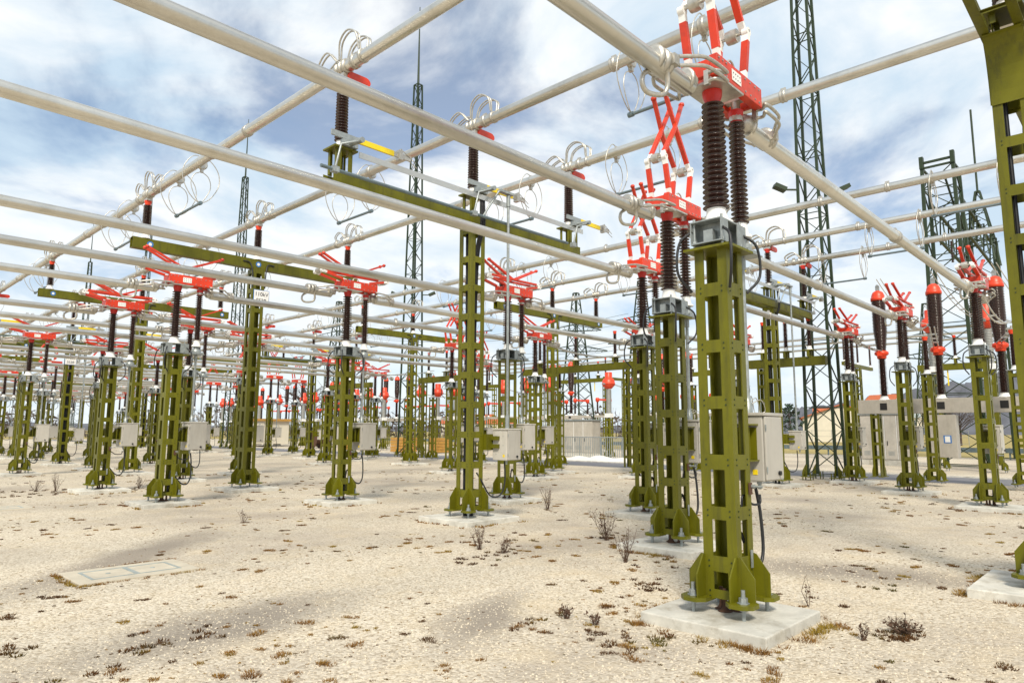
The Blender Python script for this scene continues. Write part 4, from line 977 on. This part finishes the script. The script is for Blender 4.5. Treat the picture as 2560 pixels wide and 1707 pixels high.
wd = MB(); rw = random.Random(5)
for i in range(2600):
    az = R(rw.uniform(27, 84)); d = rw.uniform(175, 215)+rw.random()*20; hgt = 3+2.2*math.sin(az*23)+1.5*math.sin(az*61)+2
    x, y = d*math.cos(az), d*math.sin(az); p = V((x, y, GZ)); z = hgt*rw.random()**.8
    e = [V((rw.gauss(0, 1), rw.gauss(0, 1), rw.gauss(0, .8)))*.55 for _ in range(3)]
    wd.add([p+V((0, 0, z))+q for q in e], [(0, 1, 2)])
    if i % 3 == 0: wd.tube([p, p+V((rw.gauss(0, .8), rw.gauss(0, .8), hgt*rw.uniform(.8, 1.25)))], [.10, .03], 3, caps=False)
o = wd.build('far_wood', 'wood_far'); struct(o, 'stuff'); tag(o, 'low brown leafless wood along the far edge of the yard', 'wood')
# field fence
t = thing('wire_fence', (112, 0, GZ)); mb = MB()
for i in range(41): mb.tube([(0, 20+i*3, 0), (0, 20+i*3, 2.2)], .04, 5)
for z in (.3, 1.2, 2.1): mb.tube([(0, 20, z), (0, 140, z)], .02, 4)
mb.build('fence_posts', 'galv', t); tag(t, 'thin wire fence across the dry field before the halls', 'fence')
t = thing('guard_rail', (58, 0, GZ)); mb = MB().bx(-.05, .05, -20, 120, .45, .78); mb.build('rail', 'steel', t)
mb = MB()
for i in range(36): mb.bx(.06, .14, -20+i*4, -19.9+i*4, 0, .8)
mb.build('rail_posts', 'steel', t); tag(t, 'dark low guard rail at the edge of the dry field', 'guard rail')

# ------------------------------------------------------------------ weeds
def blades(mb, x, y, r, h, n, z=GZ, w=.006):
    for i in range(n):
        a = random.uniform(0, 6.28); d = r*random.random()**.6; hx, hy = x+d*math.cos(a), y+d*math.sin(a)
        b = a+random.uniform(-1, 1); L = h*random.uniform(.5, 1.1); q = random.uniform(.2, 1.1)*L; c = random.uniform(0, 6.28); ww = w*random.uniform(.7, 1.5)
        dx, dy = ww*math.cos(c), ww*math.sin(c)
        mb.add([(hx-dx, hy-dy, z), (hx+dx, hy+dy, z), (hx+math.cos(b)*q+dx*.3, hy+math.sin(b)*q, z+L)], [(0, 1, 2)])
straw, moss = MB(), MB()
def gnd(px, py):
    d = _rr*(px-1280)-_uu*(py-853.5)+_f*F; t = -(CAMZ-GZ)/d.z; return d.x*t, d.y*t
def free(x, y):
    return not any(abs(x-a) < s/2+.02 and abs(y-b) < s/2+.02 for a, b, s, _ in pads) and not (abs(x-3.2) < .72 and abs(y-9.75) < .5)
cnt = 0
while cnt < 5000:
    az = R(random.uniform(2, 86)); d = 2.6+30*random.random()**1.25; x, y = d*math.cos(az), d*math.sin(az)
    cl = math.sin(x*1.1+2*math.sin(y*.7))+math.sin(y*1.3+x*.4)+math.sin(x*2.7-y*1.9)*.6
    if random.random() > .30+.28*cl or not free(x, y) or 29 < x < 33.4: continue
    s = random.random()**5; r = .007+.05*s
    k = random.random()
    for q in range(1+int(3*s)):
        a = random.uniform(0, 6.28); o = r*q*.8
        if k < .36: blades(moss, x+o*math.cos(a), y+o*math.sin(a), r, .006+.016*s, int(12+46*s), w=.0024+d*.00018)
        else: blades(straw, x+o*math.cos(a), y+o*math.sin(a), r, .006+.022*s, int(10+44*s), w=.0022+d*.00018)
    cnt += 1
for a, b, s, _ in pads:
    if math.hypot(a, b) > 40: continue
    near = math.hypot(a, b) < 12
    for i in range(260 if near else 60):
        e = random.choice((0, 1, 2, 3)); u = random.uniform(-s/2, s/2); o = s/2+.03+abs(random.gauss(0, .07))
        x, y = ((a+u, b-o), (a+u, b+o), (a-o, b+u), (a+o, b+u))[e]
        if math.sin(u*5+e*2+a)+random.uniform(-.8, .8) < -.1: continue
        blades(straw, x, y, .05, .045, 18 if near else 9, w=.0035 if near else .010)
for i in range(120):
    x, y = random.choice(((3.2+random.uniform(-.74, .74), 9.75-.5-abs(random.gauss(0, .03))), (3.2-.72-abs(random.gauss(0, .03)), 9.75+random.uniform(-.5, .5)), (3.2+random.uniform(-.2, .74), 9.75+.5+abs(random.gauss(0, .03)))))
    blades(straw, x, y, .03, .03, 9, w=.005)
for px, py, n in ((1180, 1400, 90), (1270, 1385, 60), (1240, 1355, 60), (1520, 1345, 70), (1620, 1465, 110), (1665, 1410, 40), (2260, 1590, 160), (1340, 1560, 40), (2080, 1500, 30), (2240, 1465, 40), (110, 1225, 120), (50, 1240, 120), (170, 1230, 90), (340, 1222, 90), (370, 1610, 50), (210, 1690, 30), (30, 1630, 60), (510, 1590, 40), (1560, 1610, 60), (1680, 1590, 50)):
    x, y = gnd(px, py); d = math.hypot(x, y)
    for k in range(n//8): blades(moss, x+random.gauss(0, .022*d), y+random.gauss(0, .016*d), .05, .03, 26, w=.004+.0003*d)
st = MB(); OCT = [(1, 0, 0), (-1, 0, 0), (0, 1, 0), (0, -1, 0), (0, 0, 1)]
for i in range(26000):
    az = R(random.uniform(4, 84)); d = 3.0+8*random.random()**1.4; x, y = d*math.cos(az), d*math.sin(az)
    if not free(x, y): continue
    q = random.uniform(.005, .011)*(1+.6*random.random()**4); c = random.uniform(0, 3.14); cs, sn = math.cos(c), math.sin(c); e = [random.uniform(.7, 1.3) for _ in range(3)]
    vs = [(x+q*(a*e[0]*cs-b*e[1]*sn), y+q*(a*e[0]*sn+b*e[1]*cs), GZ-.001+q*k*.9*e[2]) for a, b, k in OCT]
    st.add(vs, [(0, 2, 4), (2, 1, 4), (1, 3, 4), (3, 0, 4)])
o = st.build('gravel_stones', 'stone'); struct(o, 'stuff'); tag(o, 'loose pale limestone chippings lying on the foreground gravel', 'gravel')
o = straw.build('straw_grass', 'tuft'); struct(o, 'stuff'); tag(o, 'short straw-coloured grass tufts scattered over the pale gravel', 'grass')
o = moss.build('dark_moss', 'moss'); struct(o, 'stuff'); tag(o, 'low dark brown moss and weeds scattered over the pale gravel', 'moss')
def dry_weed(px, py, h, n, spread, label):
    x, y = gnd(px, py); rnd = random.Random(px+py); mb = MB()
    for i in range(n):
        a = rnd.uniform(0, 6.28); b = V((rnd.gauss(0, .02), rnd.gauss(0, .02), 0)); L = h*rnd.uniform(.55, 1); dr = V((math.cos(a)*spread*rnd.random(), math.sin(a)*spread*rnd.random(), 1)).normalized()
        m_ = b+dr*L*.5+V((rnd.gauss(0, .02), rnd.gauss(0, .02), 0)); e = b+dr*L+V((rnd.gauss(0, .04), rnd.gauss(0, .04), 0))*h
        mb.tube([b, m_, e], [.0045, .0032, .0016], 4, caps=False)
        for k in range(7):
            s = m_.lerp(e, rnd.random()) if rnd.random() < .7 else b.lerp(m_, rnd.uniform(.4, 1)); g = V((rnd.gauss(0, 1), rnd.gauss(0, 1), rnd.uniform(.2, 1.2))).normalized()*h*rnd.uniform(.08, .22)
            mb.tube([s, s+g], [.002, .0012], 3, caps=False)
            if rnd.random() < .6:
                c = s+g; q = .011*rnd.uniform(.6, 1.4); mb.add([c+V((rnd.gauss(0, q), rnd.gauss(0, q), rnd.gauss(0, q))) for _ in range(3)], [(0, 1, 2)])
    o = mb.build('dry_weed', 'twig', None, (x, y, GZ)); tag(o, label, 'dry weed', 'dead weeds standing in the gravel')
for w in ((1370, 1272, .55, 16, .5, 'tall dead weed right of the tall cable-filled post'), (1515, 1350, .55, 22, .8, 'bushy dead weed left of the second disconnector pad'), (1565, 1405, .55, 14, .6, 'reddish dead weed beside the second disconnector pad'), (1200, 1372, .4, 14, .7, 'dead weed in front of the tall cable-filled post'),
          (1258, 1382, .25, 12, .8, 'small dead weed right of another in front of the tall post'), (1415, 1545, .14, 14, .8, 'small dark dead weed left of the nearest pad'), (2262, 1585, .2, 34, 2.2, 'wide flat dead weed at the lower right'), (140, 1228, .55, 14, .5, 'dead weed tuft at the far left before the posts'),
          (347, 1222, .4, 14, .6, 'dead weed between the two frontmost left disconnectors'), (90, 1228, .4, 12, .9, 'low dead weed nearest the left edge'), (2020, 1515, .3, 3, .2, 'single thin dead stalk right of the nearest pad'), (608, 1305, .28, 6, .5, 'thin dead stalk in the open gravel left of mid picture'),
          (1490, 1560, .12, 9, 1.2, 'tiny dead weed directly left of the nearest pad corner'), (2160, 1600, .16, 8, 1.0, 'tiny dead weed left of the wide flat weed')): dry_weed(*w)

# ------------------------------------------------------------------ light and sky
SE, SA = R(44), R(222)     # sun elevation, azimuth the light comes from (math convention, from +X)
sun = bpy.data.lights.new('sun', 'SUN'); sun.energy = 2.9; sun.angle = R(12); sun.color = (1, .91, .76)
so = bpy.data.objects.new('sun', sun); COL.objects.link(so)
sd = V((math.cos(SE)*math.cos(SA), math.cos(SE)*math.sin(SA), math.sin(SE))); so.rotation_euler = sd.to_track_quat('Z', 'Y').to_euler(); so.location = (0, 0, 40)
w = bpy.data.worlds.new('World'); SC.world = w; w.use_nodes = True
N, L = w.node_tree.nodes, w.node_tree.links; N.clear()
out = N.new('ShaderNodeOutputWorld'); sky = N.new('ShaderNodeTexSky'); sky.sky_type = 'NISHITA'; sky.sun_disc = False
sky.sun_elevation = SE; sky.sun_rotation = math.pi/2-SA; sky.dust_density = .8; sky.ozone_density = 1.5
b1 = N.new('ShaderNodeBackground'); b1.inputs[1].default_value = .10; L.new(sky.outputs[0], b1.inputs[0])
tc = N.new('ShaderNodeTexCoord'); sx = N.new('ShaderNodeSeparateXYZ'); L.new(tc.outputs['Generated'], sx.inputs[0])
def mth(op, a, b=None):
    n = N.new('ShaderNodeMath'); n.operation = op
    for i, k in enumerate((a, b)):
        if k is None: continue
        if isinstance(k, (int, float)): n.inputs[i].default_value = k
        else: L.new(k, n.inputs[i])
    return n.outputs[0]
den = mth('ADD', mth('MAXIMUM', sx.outputs[2], 0), .22)
cv = N.new('ShaderNodeCombineXYZ'); L.new(mth('DIVIDE', sx.outputs[0], den), cv.inputs[0]); L.new(mth('DIVIDE', sx.outputs[1], den), cv.inputs[1])
def nz(s, d, r, off=0):
    mp = N.new('ShaderNodeMapping'); mp.inputs['Location'].default_value = (off, off*.7, off*.3); L.new(cv.outputs[0], mp.inputs[0])
    n = N.new('ShaderNodeTexNoise'); n.inputs['Scale'].default_value = s; n.inputs['Detail'].default_value = d; n.inputs['Roughness'].default_value = r; n.inputs['Distortion'].default_value = .4
    L.new(mp.outputs[0], n.inputs['Vector']); return n.outputs['Fac']
def rng(src, a, b, c, d):
    n = N.new('ShaderNodeMapRange'); n.interpolation_type = 'SMOOTHSTEP'
    for i, k in enumerate((a, b, c, d)): n.inputs[i+1].default_value = k
    L.new(src, n.inputs[0]); return n.outputs[0]
mask = rng(nz(1.3, 9, .56), .35, .49, .18, 1)
lowm = rng(sx.outputs[2], 0, .35, 1, 0)
mask = mth('MAXIMUM', mask, mth('MULTIPLY', lowm, .88))
cr = N.new('ShaderNodeValToRGB'); e = cr.color_ramp.elements
e[0].position = .34; e[0].color = (.43, .54, .64, 1); e[1].position = .55; e[1].color = (.71, .73, .74, 1)
L.new(nz(2.0, 10, .58, 3.1), cr.inputs[0])
mxl = N.new('ShaderNodeMix'); mxl.data_type = 'RGBA'; mxl.inputs[7].default_value = (.60, .68, .73, 1)
L.new(mth('MULTIPLY', lowm, .55), mxl.inputs[0]); L.new(cr.outputs[0], mxl.inputs[6])
b2 = N.new('ShaderNodeBackground'); b2.inputs[1].default_value = 1.0; L.new(mxl.outputs[2], b2.inputs[0])
ms = N.new('ShaderNodeMixShader'); L.new(mask, ms.inputs[0]); L.new(b1.outputs[0], ms.inputs[1]); L.new(b2.outputs[0], ms.inputs[2]); L.new(ms.outputs[0], out.inputs[0])
SC.view_settings.view_transform = 'Standard'; SC.view_settings.look = 'None'; SC.view_settings.exposure = .52; SC.view_settings.gamma = 1
SC.cycles.max_bounces = 6; SC.cycles.use_denoising = True
